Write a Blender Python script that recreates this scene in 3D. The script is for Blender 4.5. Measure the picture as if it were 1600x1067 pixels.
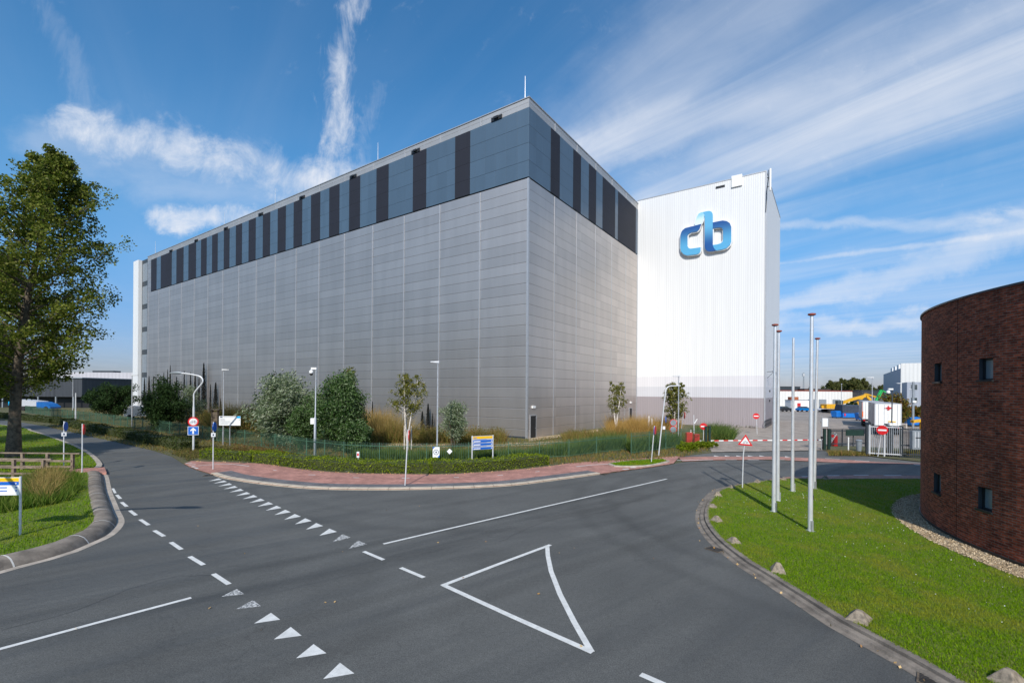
import bpy, math, random
import numpy as np
from mathutils import Matrix, Vector
random.seed(7); RNG = np.random.default_rng(11)
for o in list(bpy.data.objects): bpy.data.objects.remove(o)
SC = bpy.context.scene; COL = SC.collection
R = math.radians

# ------------------------------------------------------------------ camera
F = 724.0; HZ = 610.5; ROLL = 0.0072; H = 5.25
cam = bpy.data.cameras.new('camera'); co = bpy.data.objects.new('camera', cam); COL.objects.link(co)
cam.sensor_width = 36; cam.lens = F/1600*36; cam.shift_y = (HZ-533.5)/1600; cam.clip_end = 6000; cam.clip_start = .1
co.matrix_world = Matrix.Translation((0, 0, H)) @ Matrix.Rotation(R(90), 4, 'X') @ Matrix.Rotation(math.atan(ROLL), 4, 'Z')
SC.camera = co

# ------------------------------------------------------------------ sun, sky
SUN_EL, SUN_X, SUN_Y = R(37.9), -.121, -.993
sd = Vector((SUN_X*math.cos(SUN_EL), SUN_Y*math.cos(SUN_EL), math.sin(SUN_EL)))
sl = bpy.data.lights.new('sun', 'SUN'); sl.energy = 4.5; sl.angle = R(.53); sl.color = (1, .945, .86)
so = bpy.data.objects.new('sun', sl); COL.objects.link(so); so.rotation_euler = sd.to_track_quat('Z', 'Y').to_euler(); so.location = (0, -20, 40)
SC.view_settings.view_transform = 'Standard'; SC.view_settings.look = 'None'; SC.view_settings.gamma = 1
SC.view_settings.exposure = 0.0

class N:
    """tiny node-expression helper"""
    def __init__(s, tree): s.t = tree; s.n = tree.nodes; s.l = tree.links
    def new(s, k, **kw):
        n = s.n.new(k)
        for a, b in kw.items(): setattr(n, a, b)
        return n
    def put(s, sock, v):
        if isinstance(v, (int, float)): sock.default_value = v
        elif isinstance(v, (tuple, list)): sock.default_value = v
        else: s.l.new(v, sock)
    def m(s, op, a, b=0.0, c=0.0, clamp=False):
        n = s.new('ShaderNodeMath', operation=op, use_clamp=clamp)
        s.put(n.inputs[0], a); s.put(n.inputs[1], b); s.put(n.inputs[2], c); return n.outputs[0]
    def sm(s, v, a, b, lo=0.0, hi=1.0):
        n = s.new('ShaderNodeMapRange', interpolation_type='SMOOTHSTEP')
        s.put(n.inputs[0], v); s.put(n.inputs[1], a); s.put(n.inputs[2], b); s.put(n.inputs[3], lo); s.put(n.inputs[4], hi); return n.outputs[0]
    def xyz(s, x, y, z=0.0):
        n = s.new('ShaderNodeCombineXYZ'); s.put(n.inputs[0], x); s.put(n.inputs[1], y); s.put(n.inputs[2], z); return n.outputs[0]
    def sep(s, v):
        n = s.new('ShaderNodeSeparateXYZ'); s.put(n.inputs[0], v); return n.outputs
    def noise(s, v, scale, detail=4, rough=.55, dist=0.0):
        n = s.new('ShaderNodeTexNoise'); s.put(n.inputs['Vector'], v); n.inputs['Scale'].default_value = scale
        n.inputs['Detail'].default_value = detail; n.inputs['Roughness'].default_value = rough; n.inputs['Distortion'].default_value = dist
        return n.outputs[0]
    def mix(s, f, a, b, mode='MIX'):
        n = s.new('ShaderNodeMix', data_type='RGBA', blend_type=mode)
        s.put(n.inputs[0], f)
        s.put(n.inputs[6], a if not isinstance(a, tuple) else (*a[:3], 1)); s.put(n.inputs[7], b if not isinstance(b, tuple) else (*b[:3], 1))
        return n.outputs[2]
    def obj(s): return s.new('ShaderNodeTexCoord').outputs['Object']
    def isl(s): return s.new('ShaderNodeNewGeometry').outputs['Random Per Island']

W = bpy.data.worlds.new('World'); SC.world = W; W.use_nodes = True
w = N(W.node_tree); w.n.clear()
sky = w.new('ShaderNodeTexSky', sky_type='NISHITA'); sky.sun_disc = False; sky.sun_elevation = SUN_EL
sky.sun_rotation = math.atan2(SUN_X, SUN_Y); sky.air_density = 1.0; sky.dust_density = .5; sky.ozone_density = 2.2; sky.altitude = 50
d = w.sep(w.new('ShaderNodeTexCoord').outputs['Generated'])
yy = w.m('MAXIMUM', w.m('ABSOLUTE', d[1]), .05)
qx = w.m('DIVIDE', d[0], yy); qz = w.m('DIVIDE', d[2], yy)       # tangent-plane direction northwards
zz = w.m('MAXIMUM', d[2], .03)
px = w.m('DIVIDE', d[0], zz); pz = w.m('DIVIDE', d[1], zz)       # position on a flat cloud layer
dx, dz = -.598, .801
along = w.m('ADD', w.m('MULTIPLY', px, dx), w.m('MULTIPLY', pz, dz)); across = w.m('SUBTRACT', w.m('MULTIPLY', px, dz), w.m('MULTIPLY', pz, dx))
st = w.xyz(w.m('MULTIPLY', along, .22), across)
def Q(x, y): return ((x-800)/F, (HZ-y)/F)
wob = w.m('SUBTRACT', w.noise(w.xyz(qx, qz), 5.0, 6, .65, .3), .5)
wob2 = w.m('SUBTRACT', w.noise(w.xyz(qx, qz, 3.3), 6.0, 6, .65, .3), .5)
def capsule(a, b, wa, wb, amp, soft=.9):
    ax, az = Q(*a); bx, bz = Q(*b); L2 = (bx-ax)**2+(bz-az)**2
    x = w.m('ADD', qx, w.m('MULTIPLY', wob, amp)); z = w.m('ADD', qz, w.m('MULTIPLY', wob2, amp))
    t = w.m('DIVIDE', w.m('ADD', w.m('MULTIPLY', w.m('SUBTRACT', x, ax), bx-ax), w.m('MULTIPLY', w.m('SUBTRACT', z, az), bz-az)), L2, clamp=True)
    ex = w.m('SUBTRACT', x, w.m('ADD', w.m('MULTIPLY', t, bx-ax), ax)); ez = w.m('SUBTRACT', z, w.m('ADD', w.m('MULTIPLY', t, bz-az), az))
    dd = w.m('SQRT', w.m('ADD', w.m('MULTIPLY', ex, ex), w.m('MULTIPLY', ez, ez)))
    wd = w.m('ADD', w.m('MULTIPLY', t, (wb-wa)/F), wa/F)
    return w.sm(w.m('DIVIDE', dd, wd), soft, 0.0)
front = w.sm(d[1], .0, .2)
# right-hand cirrus fan
def A(x, y): return w.m('ADD', x, y)
def Mu(x, y): return w.m('MULTIPLY', x, y)
str1 = w.noise(w.xyz(Mu(along, .22), Mu(across, .8), 2.0), 1.3, 3, .5, .7)
str2 = w.noise(w.xyz(Mu(along, .14), Mu(across, 1.0), 6.0), 4.2, 5, .6, 1.0)
patch = w.noise(w.xyz(px, pz, 2.0), .8, 4, .55)
fine = w.noise(w.xyz(qx, qz, 1.0), 9.0, 8, .66, .35)
fine2 = w.noise(w.xyz(Mu(qx, 2.0), Mu(qz, .7), 7.0), 9.0, 7, .68, .9)
fine3 = w.noise(w.xyz(qx, Mu(qz, 2.2), 9.0), 4.0, 6, .6, .5)
veil = A(Mu(str1, .55), A(Mu(str2, .25), Mu(patch, .35)))
def ragged(cap, fn, amp, k, lo=.35, hi=1.0): return Mu(w.sm(A(cap, Mu(w.m('SUBTRACT', fn, .5), amp)), lo, hi), k)
band = capsule((1030, 320), (1680, 40), 90, 190, .12, 1.25)
band2 = capsule((760, 330), (1250, -60), 70, 150, .15, 1.25)
band3 = capsule((900, 240), (1420, 120), 50, 90, .12, 1.2)
cir = Mu(Mu(w.m('MAXIMUM', band, Mu(band3, .8)), w.sm(veil, .26, .72)), .66)
cir = A(cir, Mu(Mu(band2, w.sm(veil, .30, .78)), .50))
side = w.sm(A(qx, Mu(wob, .3)), -.2, .5, .22, 1.0)
cir = A(cir, Mu(Mu(w.sm(veil, .42, .85), side), .36))
bank = ragged(capsule((100, 200), (560, 300), 66, 66, .10), fine, 2.5, .92, .22, 1.6)
bank2 = ragged(capsule((245, 342), (440, 352), 50, 48, .14), fine, 2.2, .85, .45, 1.5)
halo = ragged(capsule((60, 230), (480, 330), 110, 120, .15), fine3, 1.4, .26, .35, 1.3)
plume = ragged(capsule((556, -60), (512, 290), 40, 80, .10), fine2, 2.8, .82, .42, 1.75)
plume2 = ragged(capsule((592, 120), (560, 290), 34, 50, .16), fine2, 2.4, .22, .5, 1.6)
contr = ragged(capsule((1215, 348), (1720, 335), 16, 42, .05), fine3, 2.4, .45, .45, 1.6)
contr2 = ragged(capsule((1215, 408), (1720, 340), 7, 16, .02), fine, 1.8, .3, .4, 1.3)
low = ragged(capsule((1220, 480), (1680, 330), 34, 90, .1), fine3, 1.3, .42, .3, 1.1)
low2 = ragged(capsule((1190, 505), (1440, 500), 34, 50, .12), fine3, 1.8, .45, .45, 1.1)
leftv = ragged(capsule((40, -20), (170, 200), 40, 80, .1), fine2, 2.2, .14, .4, 1.5)
tot = cir
for e in (bank, bank2, halo, plume, plume2, contr, contr2, low, low2, leftv): tot = w.m('ADD', tot, w.m('MULTIPLY', e, front))
tot = w.m('MINIMUM', tot, .95)
hs = w.new('ShaderNodeHueSaturation'); hs.inputs['Saturation'].default_value = 1.3; hs.inputs['Value'].default_value = 1.0; w.l.new(sky.outputs[0], hs.inputs['Color'])
elv = w.sm(d[2], -.02, .38)
skc = w.mix(1.0, hs.outputs[0], w.mix(elv, (.56, .60, .98), (1.48, 1.68, 1.6)), 'MULTIPLY')
ccol = w.mix(tot, skc, (7.6, 8.0, 8.8))
bg = w.new('ShaderNodeBackground'); w.l.new(ccol, bg.inputs[0]); bg.inputs[1].default_value = .105
wo = w.new('ShaderNodeOutputWorld'); w.l.new(bg.outputs[0], wo.inputs[0])

# ------------------------------------------------------------------ geometry helpers
def ray(x, y):
    u, v = (x-800)/F, (y-HZ)/F
    return u+v*ROLL, -(v-u*ROLL)         # right, up per unit depth
def G(x, y, z=0.0):                       # ground point
    r, u = ray(x, y); D = (z-H)/u; return Vector((r*D, D, z))
def AT(x, y, D):
    r, u = ray(x, y); return Vector((r*D, D, H+u*D))
def ZA(x, y, D): return AT(x, y, D).z
def V(*a): return Vector(a)

AXW, AYW = 1.64, 50.4
class MB:
    def __init__(s): s.v = []; s.f = []; s.mi = []
    def add(s, vs, fs, mi=0):
        b = len(s.v); s.v += [tuple(p) for p in vs]; s.f += [tuple(i+b for i in f) for f in fs]; s.mi += [mi]*len(fs); return s
    def box(s, x0, x1, y0, y1, z0, z1, mi=0):
        return s.add([(x0,y0,z0),(x1,y0,z0),(x1,y1,z0),(x0,y1,z0),(x0,y0,z1),(x1,y0,z1),(x1,y1,z1),(x0,y1,z1)],
                     [(0,3,2,1),(4,5,6,7),(0,1,5,4),(1,2,6,5),(2,3,7,6),(3,0,4,7)], mi)
    def bx(s, cx, cy, cz, sx, sy, sz, mi=0): return s.box(cx-sx/2, cx+sx/2, cy-sy/2, cy+sy/2, cz-sz/2, cz+sz/2, mi)
    def bar(s, a, b, w_, t=None, mi=0):      # box beam from a to b
        a, b = Vector(a), Vector(b); t = t or w_; dr = (b-a).normalized()
        up = Vector((0,0,1)) if abs(dr.z) < .95 else Vector((0,1,0))
        sx = dr.cross(up).normalized()*w_/2; sy = sx.cross(dr).normalized()*t/2
        vs = [a-sx-sy, a+sx-sy, a+sx+sy, a-sx+sy, b-sx-sy, b+sx-sy, b+sx+sy, b-sx+sy]
        return s.add(vs, [(0,3,2,1),(4,5,6,7),(0,1,5,4),(1,2,6,5),(2,3,7,6),(3,0,4,7)], mi)
    def tube(s, pts, rad, n=10, mi=0, cap=True):
        pts = [Vector(p) for p in pts]; rad = rad if isinstance(rad, (list, tuple)) else [rad]*len(pts)
        vs = []; prev = None
        for i, p in enumerate(pts):
            dr = (pts[min(i+1, len(pts)-1)]-pts[max(i-1, 0)]).normalized()
            if prev is None: up = Vector((1,0,0)) if abs(dr.x) < .8 else Vector((0,1,0)); a = dr.cross(up).normalized()
            else: a = (prev-dr*prev.dot(dr)).normalized()
            prev = a; b = dr.cross(a)
            for k in range(n):
                th = 2*math.pi*k/n; vs.append(p+(a*math.cos(th)+b*math.sin(th))*rad[i])
        fs = [(i*n+k, i*n+(k+1) % n, (i+1)*n+(k+1) % n, (i+1)*n+k) for i in range(len(pts)-1) for k in range(n)]
        if cap: fs += [tuple(range(n))[::-1], tuple((len(pts)-1)*n+k for k in range(n))]
        return s.add(vs, fs, mi)
    def prism(s, poly, z0, z1, mi=0, bottom=False):
        n = len(poly); a = sum(poly[i][0]*poly[(i+1) % n][1]-poly[(i+1) % n][0]*poly[i][1] for i in range(n))
        if a < 0: poly = poly[::-1]
        vs = [(p[0], p[1], z0) for p in poly]+[(p[0], p[1], z1) for p in poly]
        fs = [tuple(range(n, 2*n))]+[(i, (i+1) % n, n+(i+1) % n, n+i) for i in range(n)]
        if bottom: fs.append(tuple(range(n))[::-1])
        return s.add(vs, fs, mi)
    def plate(s, poly, o, ax, ay, depth, mi=0, mside=None):   # 2-D outline in frame (o, ax, ay), extruded along ax x ay
        n = len(poly); a = sum(poly[i][0]*poly[(i+1) % n][1]-poly[(i+1) % n][0]*poly[i][1] for i in range(n))
        if a < 0: poly = poly[::-1]
        o, ax, ay = Vector(o), Vector(ax), Vector(ay); an = ax.cross(ay)
        lo = [o+ax*p[0]+ay*p[1] for p in poly]; hi = [p+an*depth for p in lo]
        s.add(lo+hi, [tuple(range(n, 2*n)), tuple(range(n))[::-1]], mi)
        s.add(lo+hi, [(i, (i+1) % n, n+(i+1) % n, n+i) for i in range(n)], mi if mside is None else mside); return s
    def disc(s, o, ax, ay, r, depth, n=28, mi=0, mside=None):
        return s.plate([(r*math.cos(2*math.pi*k/n), r*math.sin(2*math.pi*k/n)) for k in range(n)], o, ax, ay, depth, mi, mside)
    def ball(s, c, r, n=12, m_=8, sz=1.0, mi=0):
        vs = [(c[0]+r*math.sin(math.pi*j/m_)*math.cos(2*math.pi*i/n), c[1]+r*math.sin(math.pi*j/m_)*math.sin(2*math.pi*i/n), c[2]+sz*r*math.cos(math.pi*j/m_)) for j in range(m_+1) for i in range(n)]
        return s.add(vs, [(j*n+i, (j+1)*n+i, (j+1)*n+(i+1) % n, j*n+(i+1) % n) for j in range(m_) for i in range(n)], mi)
    def build(s, name, mats, parent=None, smooth=False, local=True, bevel=0):
        me = bpy.data.meshes.new(name); off = Vector((0,0,0))
        if parent is not None and not local: off = parent.location
        me.from_pydata([(p[0]-off.x, p[1]-off.y, p[2]-off.z) for p in s.v], [], s.f)
        for m in (mats if isinstance(mats, (list, tuple)) else [mats]): me.materials.append(m)
        me.polygons.foreach_set('material_index', s.mi)
        if smooth:
            me.polygons.foreach_set('use_smooth', [True]*len(s.f))
            me.set_sharp_from_angle(angle=R(40))
        me.update(); o = bpy.data.objects.new(name, me); COL.objects.link(o)
        if parent is not None: o.parent = parent
        if bevel:
            b = o.modifiers.new('bevel', 'BEVEL'); b.width = bevel; b.segments = 2; b.limit_method = 'ANGLE'
        return o
def thing(name, label, cat, loc=(0,0,0), rz=0.0, group=None):
    o = bpy.data.objects.new(name, None); COL.objects.link(o); o.location = loc; o.rotation_euler = (0,0,rz); o.empty_display_size = .3
    return tag(o, label, cat, group)
def tag(o, label, cat, group=None):
    o['label'] = label; o['category'] = cat
    if group: o['group'] = group
    return o
def struct(o, kind='structure', label=None, cat=None):
    o['kind'] = kind
    if label: o['label'] = label; o['category'] = cat
    return o
def kids(o): return [c for c in bpy.data.objects if c.parent == o]
def dup(root, loc, rz=None, label=None, sc=None):
    def cp(o, par):
        c = o.copy(); COL.objects.link(c); c.parent = par
        for ch in kids(o): cp(ch, c)
        return c
    r = cp(root, None); r.location = loc
    if rz is not None: r.rotation_euler = (0,0,rz)
    if label: r['label'] = label
    if sc: r.scale = (sc,)*3 if isinstance(sc, (int, float)) else sc
    return r
def smooth_line(pts, step=.6):
    P = [Vector((p[0], p[1])) for p in pts]; P = [P[0]*2-P[1]]+P+[P[-1]*2-P[-2]]; out = []
    for i in range(1, len(P)-2):
        a, b, c, e = P[i-1], P[i], P[i+1], P[i+2]; n = max(1, int((c-b).length/step))
        for k in range(n):
            t = k/n; out.append(.5*((2*b)+(c-a)*t+(2*a-5*b+4*c-e)*t*t+(3*b-a-3*c+e)*t**3))
    out.append(P[-2]); return out
def offset(line, d_):
    out = []
    for i, p in enumerate(line):
        t = (line[min(i+1, len(line)-1)]-line[max(i-1, 0)]).normalized(); out.append(p+Vector((-t.y, t.x))*d_)
    return out
def sweep(line, prof, mb=None, mi=0):
    mb = mb or MB(); rows = [offset(line, o_) for o_, z in prof]; n = len(line); m_ = len(prof)
    vs = [(rows[j][i].x, rows[j][i].y, prof[j][1]) for i in range(n) for j in range(m_)]
    return mb.add(vs, [(i*m_+j, (i+1)*m_+j, (i+1)*m_+j+1, i*m_+j+1) for i in range(n-1) for j in range(m_-1)], mi)
def GL(pts): return [G(*p).xy for p in pts]
def inside(P, poly):
    x, y = P[:, 0], P[:, 1]; r = np.zeros(len(P), bool); n = len(poly)
    for i in range(n):
        x0, y0 = poly[i][0], poly[i][1]; x1, y1 = poly[(i+1) % n][0], poly[(i+1) % n][1]
        if y0 == y1: continue
        r ^= ((y0 > y) != (y1 > y)) & (x < (x1-x0)*(y-y0)/(y1-y0)+x0)
    return r
def scatter(poly, n, near=None):
    xs = [p[0] for p in poly]; ys = [p[1] for p in poly]; out = []; tot_ = 0
    while tot_ < n:
        P = np.stack([RNG.uniform(min(xs), max(xs), n*2), RNG.uniform(min(ys), max(ys), n*2)], 1); P = P[inside(P, poly)]
        if near: P = P[RNG.random(len(P)) < np.clip((near/np.hypot(P[:, 0], P[:, 1]))**1.6, 0, 1)]
        out.append(P); tot_ += len(P)
        if len(P) == 0: break
    return np.concatenate(out)[:n]
def npmesh(name, v, nv, mats, parent=None, off=None):
    """v: (n*nv,3) loose polygons of nv corners"""
    if off is None and parent is not None: off = parent.location
    if off is not None: v = v-np.array(off)
    me = bpy.data.meshes.new(name); nf = len(v)//nv
    me.vertices.add(len(v)); me.vertices.foreach_set('co', v.astype(np.float32).ravel())
    me.loops.add(len(v)); me.loops.foreach_set('vertex_index', np.arange(len(v), dtype=np.int32))
    me.polygons.add(nf); me.polygons.foreach_set('loop_start', np.arange(nf, dtype=np.int32)*nv); me.polygons.foreach_set('loop_total', np.full(nf, nv, np.int32))
    me.materials.append(mats); me.update(calc_edges=True); me.validate()
    o = bpy.data.objects.new(name, me); COL.objects.link(o)
    if parent is not None: o.parent = parent
    return o
def unit(a): return a/np.maximum(np.linalg.norm(a, axis=1, keepdims=True), 1e-6)
def leaves(P, size, aspect=.6, bias=None, bw=0.0, jit=.35):
    n = len(P); a = unit(RNG.normal(size=(n, 3)))
    if bias is not None: a = unit(a*(1-bw)+np.array(bias)*bw)
    b = unit(np.cross(a, RNG.normal(size=(n, 3)))); s = size*(1+jit*RNG.uniform(-1, 1, (n, 1)))
    return np.stack([P-a*s*.5, P+b*s*aspect*.5, P+a*s*.5, P-b*s*aspect*.5], 1).reshape(-1, 3)
def blades(P2, z, h, wd, lean=.35, hj=.4, leandir=None):
    n = len(P2); hh = h*(1+hj*RNG.uniform(-1, 1, n)); th = RNG.uniform(0, 2*np.pi, n); q = np.stack([np.cos(th), np.sin(th)], 1)*wd/2*(1+.3*RNG.normal(size=(n, 1)))
    le = RNG.normal(size=(n, 2))*lean*hh[:, None]*.6
    if leandir is not None: le += np.array(leandir)*hh[:, None]
    z = np.broadcast_to(np.asarray(z, float), (n,)); zc = z[:, None]
    return np.stack([np.concatenate([P2-q, zc], 1), np.concatenate([P2+q, zc], 1), np.concatenate([P2+le, zc+hh[:, None]], 1)], 1).reshape(-1, 3)

# ------------------------------------------------------------------ materials
def new(name):
    m = bpy.data.materials.new(name); m.use_nodes = True; k = N(m.node_tree); p = k.n['Principled BSDF']; return m, k, p
def S(r, g, b):
    f = lambda c: (c/255/12.92 if c/255 <= .04045 else ((c/255+.055)/1.055)**2.4); return (f(r), f(g), f(b))
def mat(name, col, rough=.6, metal=0.0, var=.12, scale=3.0, bump=0.0, coat=0.0, fine=None):
    m, k, p = new(name); c = k.obj(); nz = k.noise(c, scale, 5, .6)
    f = k.sm(nz, .3, .7, 1-var, 1+var); cc = k.mix(1.0, tuple(col), k.xyz(f, f, f), 'MULTIPLY'); k.put(p.inputs['Base Color'], cc)
    p.inputs['Roughness'].default_value = rough; p.inputs['Metallic'].default_value = metal; p.inputs['Coat Weight'].default_value = coat
    if bump:
        b = k.new('ShaderNodeBump'); b.inputs['Strength'].default_value = bump; b.inputs['Distance'].default_value = .02
        k.put(b.inputs['Height'], k.noise(c, fine or scale*8, 4)); k.l.new(b.outputs[0], p.inputs['Normal'])
    return m
def leafmat(name, cols, trans=.35, rough=.55, patch=None):
    m, k, p = new(name); r = k.new('ShaderNodeValToRGB'); k.l.new(k.isl(), r.inputs[0]); r.color_ramp.interpolation = 'LINEAR'
    e = r.color_ramp.elements
    for i, c in enumerate(cols):
        q = e[i] if i < 2 else e.new(1.0)
        q.color = (*c, 1)
    for i in range(len(cols)): e[i].position = i/(len(cols)-1)
    col = r.outputs[0]
    if patch:
        col = k.mix(k.sm(k.noise(k.obj(), patch[0], 4, .6), .45, .68), col, k.mix(.6, col, patch[1]))
    k.l.new(col, p.inputs['Base Color']); p.inputs['Roughness'].default_value = rough; p.inputs['Specular IOR Level'].default_value = .12
    t = k.new('ShaderNodeBsdfTranslucent'); k.l.new(col, t.inputs[0]); mx = k.new('ShaderNodeMixShader'); mx.inputs[0].default_value = trans
    k.l.new(p.outputs[0], mx.inputs[1]); k.l.new(t.outputs[0], mx.inputs[2]); k.l.new(mx.outputs[0], k.n['Material Output'].inputs[0]); return m

def asphalt_mat(name, base=.062, streak=True):
    m, k, p = new(name); c = k.obj(); s = k.sep(c)
    al = k.m('ADD', k.m('MULTIPLY', s[0], .78), k.m('MULTIPLY', s[1], .62)); ac = k.m('SUBTRACT', k.m('MULTIPLY', s[1], .78), k.m('MULTIPLY', s[0], .62))
    tr = k.noise(k.xyz(k.m('MULTIPLY', al, .045), k.m('MULTIPLY', ac, .85)), 1.0, 5, .62, .4)
    tr2 = k.noise(k.xyz(k.m('MULTIPLY', al, .25), k.m('MULTIPLY', ac, 4.0), 5.0), 1.0, 3, .6, .3)
    big = k.noise(c, .16, 5, .6, .5); fine_ = k.noise(c, 38, 3, .75); spk = k.noise(c, 9, 4, .7)
    f = k.m('MULTIPLY', k.sm(big, .25, .75, .80, 1.22), k.sm(fine_, .3, .7, .62, 1.42))
    f = k.m('MULTIPLY', f, k.sm(spk, .3, .7, .9, 1.1))
    if streak: f = k.m('MULTIPLY', k.m('MULTIPLY', f, k.sm(tr, .34, .62, .87, 1.05)), k.sm(tr2, .3, .7, .97, 1.03))
    if streak:
        for a_, wd_, dk in ((15.35,.5,.80),(13.75,.45,.84),(11.2,.45,.86),(9.6,.5,.84),(18.4,.4,.88)):
            wv = k.m('MULTIPLY', k.m('SUBTRACT', k.noise(k.xyz(k.m('MULTIPLY', al, .09), a_), 1.0, 3), .5), 1.6)
            e_ = k.m('ABSOLUTE', k.m('SUBTRACT', k.m('ADD', ac, wv), a_)); f = k.m('MULTIPLY', f, k.sm(k.m('ADD', e_, k.m('MULTIPLY', k.m('SUBTRACT', spk, .5), .3)), .05, wd_, dk, 1.0))
        for cx_, cy_, r_c, dk in ((17.0,20.5,12.4,.84),(17.0,20.5,14.0,.86),(-2.0,30.5,13.2,.87),(-2.0,30.5,11.6,.9)):
            dd2 = k.new('ShaderNodeVectorMath', operation='DISTANCE'); k.l.new(c, dd2.inputs[0]); dd2.inputs[1].default_value = (cx_, cy_, 0)
            e_ = k.m('ABSOLUTE', k.m('SUBTRACT', k.m('ADD', dd2.outputs['Value'], k.m('MULTIPLY', k.m('SUBTRACT', tr, .5), 1.2)), r_c)); f = k.m('MULTIPLY', f, k.sm(e_, .05, .5, dk, 1.0))
    oil = k.sm(k.noise(c, 2.6, 4, .6), .73, .80, 1.0, .75); f = k.m('MULTIPLY', f, oil)
    st_ = k.sm(k.noise(c, .9, 3, .5, 1.0), .74, .80, 1.0, .72); f = k.m('MULTIPLY', f, st_)
    vor = k.new('ShaderNodeTexVoronoi', feature='DISTANCE_TO_EDGE'); vor.inputs['Scale'].default_value = .16
    dist = k.new('ShaderNodeVectorMath', operation='ADD'); k.l.new(c, dist.inputs[0])
    nn = k.new('ShaderNodeTexNoise'); nn.inputs['Scale'].default_value = .9; nn.inputs['Detail'].default_value = 5; k.l.new(c, nn.inputs['Vector'])
    sc_ = k.new('ShaderNodeVectorMath', operation='SCALE'); sc_.inputs['Scale'].default_value = 2.2; k.l.new(nn.outputs['Color'], sc_.inputs[0]); k.l.new(sc_.outputs[0], dist.inputs[1]); k.l.new(dist.outputs[0], vor.inputs['Vector'])
    f = k.m('MULTIPLY', f, k.sm(vor.outputs['Distance'], .0, .006, .86, 1.0))
    k.put(p.inputs['Base Color'], k.mix(1.0, (base*1.02, base*1.03, base*.97), k.xyz(f, f, f), 'MULTIPLY'))
    k.put(p.inputs['Roughness'], k.sm(tr, .34, .62, .62, .86))
    b = k.new('ShaderNodeBump'); b.inputs['Strength'].default_value = .55; b.inputs['Distance'].default_value = .012
    k.put(b.inputs['Height'], k.noise(c, 60, 3, .7)); k.l.new(b.outputs[0], p.inputs['Normal']); return m
M_ASPH = asphalt_mat('asphalt', .09); M_ASPH2 = asphalt_mat('asphalt_strip', .10, False)
def paver_mat(name, c1, c2, mortar, sx=.21, sy=.07, rot=0.0, bump=.5):
    m, k, p = new(name); mp = k.new('ShaderNodeMapping'); k.l.new(k.obj(), mp.inputs[0]); mp.inputs['Rotation'].default_value = (0, 0, rot)
    t = k.new('ShaderNodeTexBrick'); k.l.new(mp.outputs[0], t.inputs['Vector']); t.inputs['Scale'].default_value = 1
    t.inputs['Brick Width'].default_value = sx; t.inputs['Row Height'].default_value = sy; t.inputs['Mortar Size'].default_value = .006
    t.inputs['Color1'].default_value = (*c1, 1); t.inputs['Color2'].default_value = (*c2, 1); t.inputs['Mortar'].default_value = (*mortar, 1)
    f = k.sm(k.noise(k.obj(), .8, 6, .65), .25, .75, .72, 1.25); k.put(p.inputs['Base Color'], k.mix(1.0, t.outputs[0], k.xyz(f, f, f), 'MULTIPLY')); p.inputs['Roughness'].default_value = .85
    b = k.new('ShaderNodeBump'); b.inputs['Strength'].default_value = bump; b.inputs['Distance'].default_value = .01; k.put(b.inputs['Height'], k.m('SUBTRACT', 1.0, t.outputs['Fac'])); k.l.new(b.outputs[0], p.inputs['Normal']); return m
M_RED = paver_mat('red_cycle_paving', S(188,136,122), S(158,112,100), S(140,106,96), .21, .105)
M_GREYP = paver_mat('grey_pavers', S(120,118,120), S(96,95,98), S(60,58,58))
M_SETT = paver_mat('apron_setts', S(160,148,136), S(142,130,120), S(104,96,88), .4, .2)
M_YARD = paver_mat('yard_concrete', S(152,142,132), S(140,130,121), S(104,97,90), 6.0, 6.0, .2)
M_KERB = mat('kerb_concrete', S(168,158,146), .85, var=.22, scale=2.5, bump=.5)
M_KERBD = mat('kerb_weathered', S(122,113,103), .9, var=.35, scale=2.2, bump=.7, fine=30)
M_STONE = mat('stone', S(138,126,110), .9, var=.4, scale=9, bump=1.0)
M_PAINT = None
def paint():
    m, k, p = new('road_paint'); c = k.obj(); f = k.sm(k.noise(c, 4, 6, .8), .28, .75, .70, .99); wr = k.sm(k.noise(c, 16, 7, .85), .585, .66)
    k.put(p.inputs['Base Color'], k.mix(wr, k.mix(1.0, (.76,.76,.73), k.xyz(f, f, f), 'MULTIPLY'), (.09,.09,.09))); p.inputs['Roughness'].default_value = .7; return m
M_PAINT = paint()
def paint_worn():
    m, k, p = new('road_paint_worn'); c = k.obj(); wr = k.sm(k.noise(c, 14, 6, .85), .44, .56)
    k.put(p.inputs['Base Color'], k.mix(wr, (.6,.6,.58), (.075,.077,.08))); p.inputs['Roughness'].default_value = .75; return m
M_PWORN = paint_worn()
def soil_mat(name, c1, c2, scale=1.5):
    m, k, p = new(name); c = k.obj(); f = k.sm(k.noise(c, scale, 7, .7), .35, .65); g = k.sm(k.noise(c, 26, 4, .7), .3, .7, .6, 1.35)
    k.put(p.inputs['Base Color'], k.mix(1.0, k.mix(f, c1, c2), k.xyz(g, g, g), 'MULTIPLY')); p.inputs['Roughness'].default_value = .95
    b = k.new('ShaderNodeBump'); b.inputs['Strength'].default_value = .9; b.inputs['Distance'].default_value = .05; k.put(b.inputs['Height'], k.noise(c, 14, 5, .7)); k.l.new(b.outputs[0], p.inputs['Normal']); return m
M_GROUND = soil_mat('field_ground', (.075,.085,.03), (.11,.10,.05))
M_LAWN = soil_mat('lawn_soil', (.09,.15,.006), (.14,.17,.02), 2.0)
M_VERGE = soil_mat('verge_soil', (.12,.10,.05), (.07,.085,.028), 1.2)
M_GRAVEL = soil_mat('gravel', S(190,170,140), S(150,132,108), 12)
M_GRASS = leafmat('grass_blades', [(.085,.175,.003), (.155,.29,.004), (.27,.40,.012)], .4, .9, patch=(.5, (.34,.30,.04)))
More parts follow.
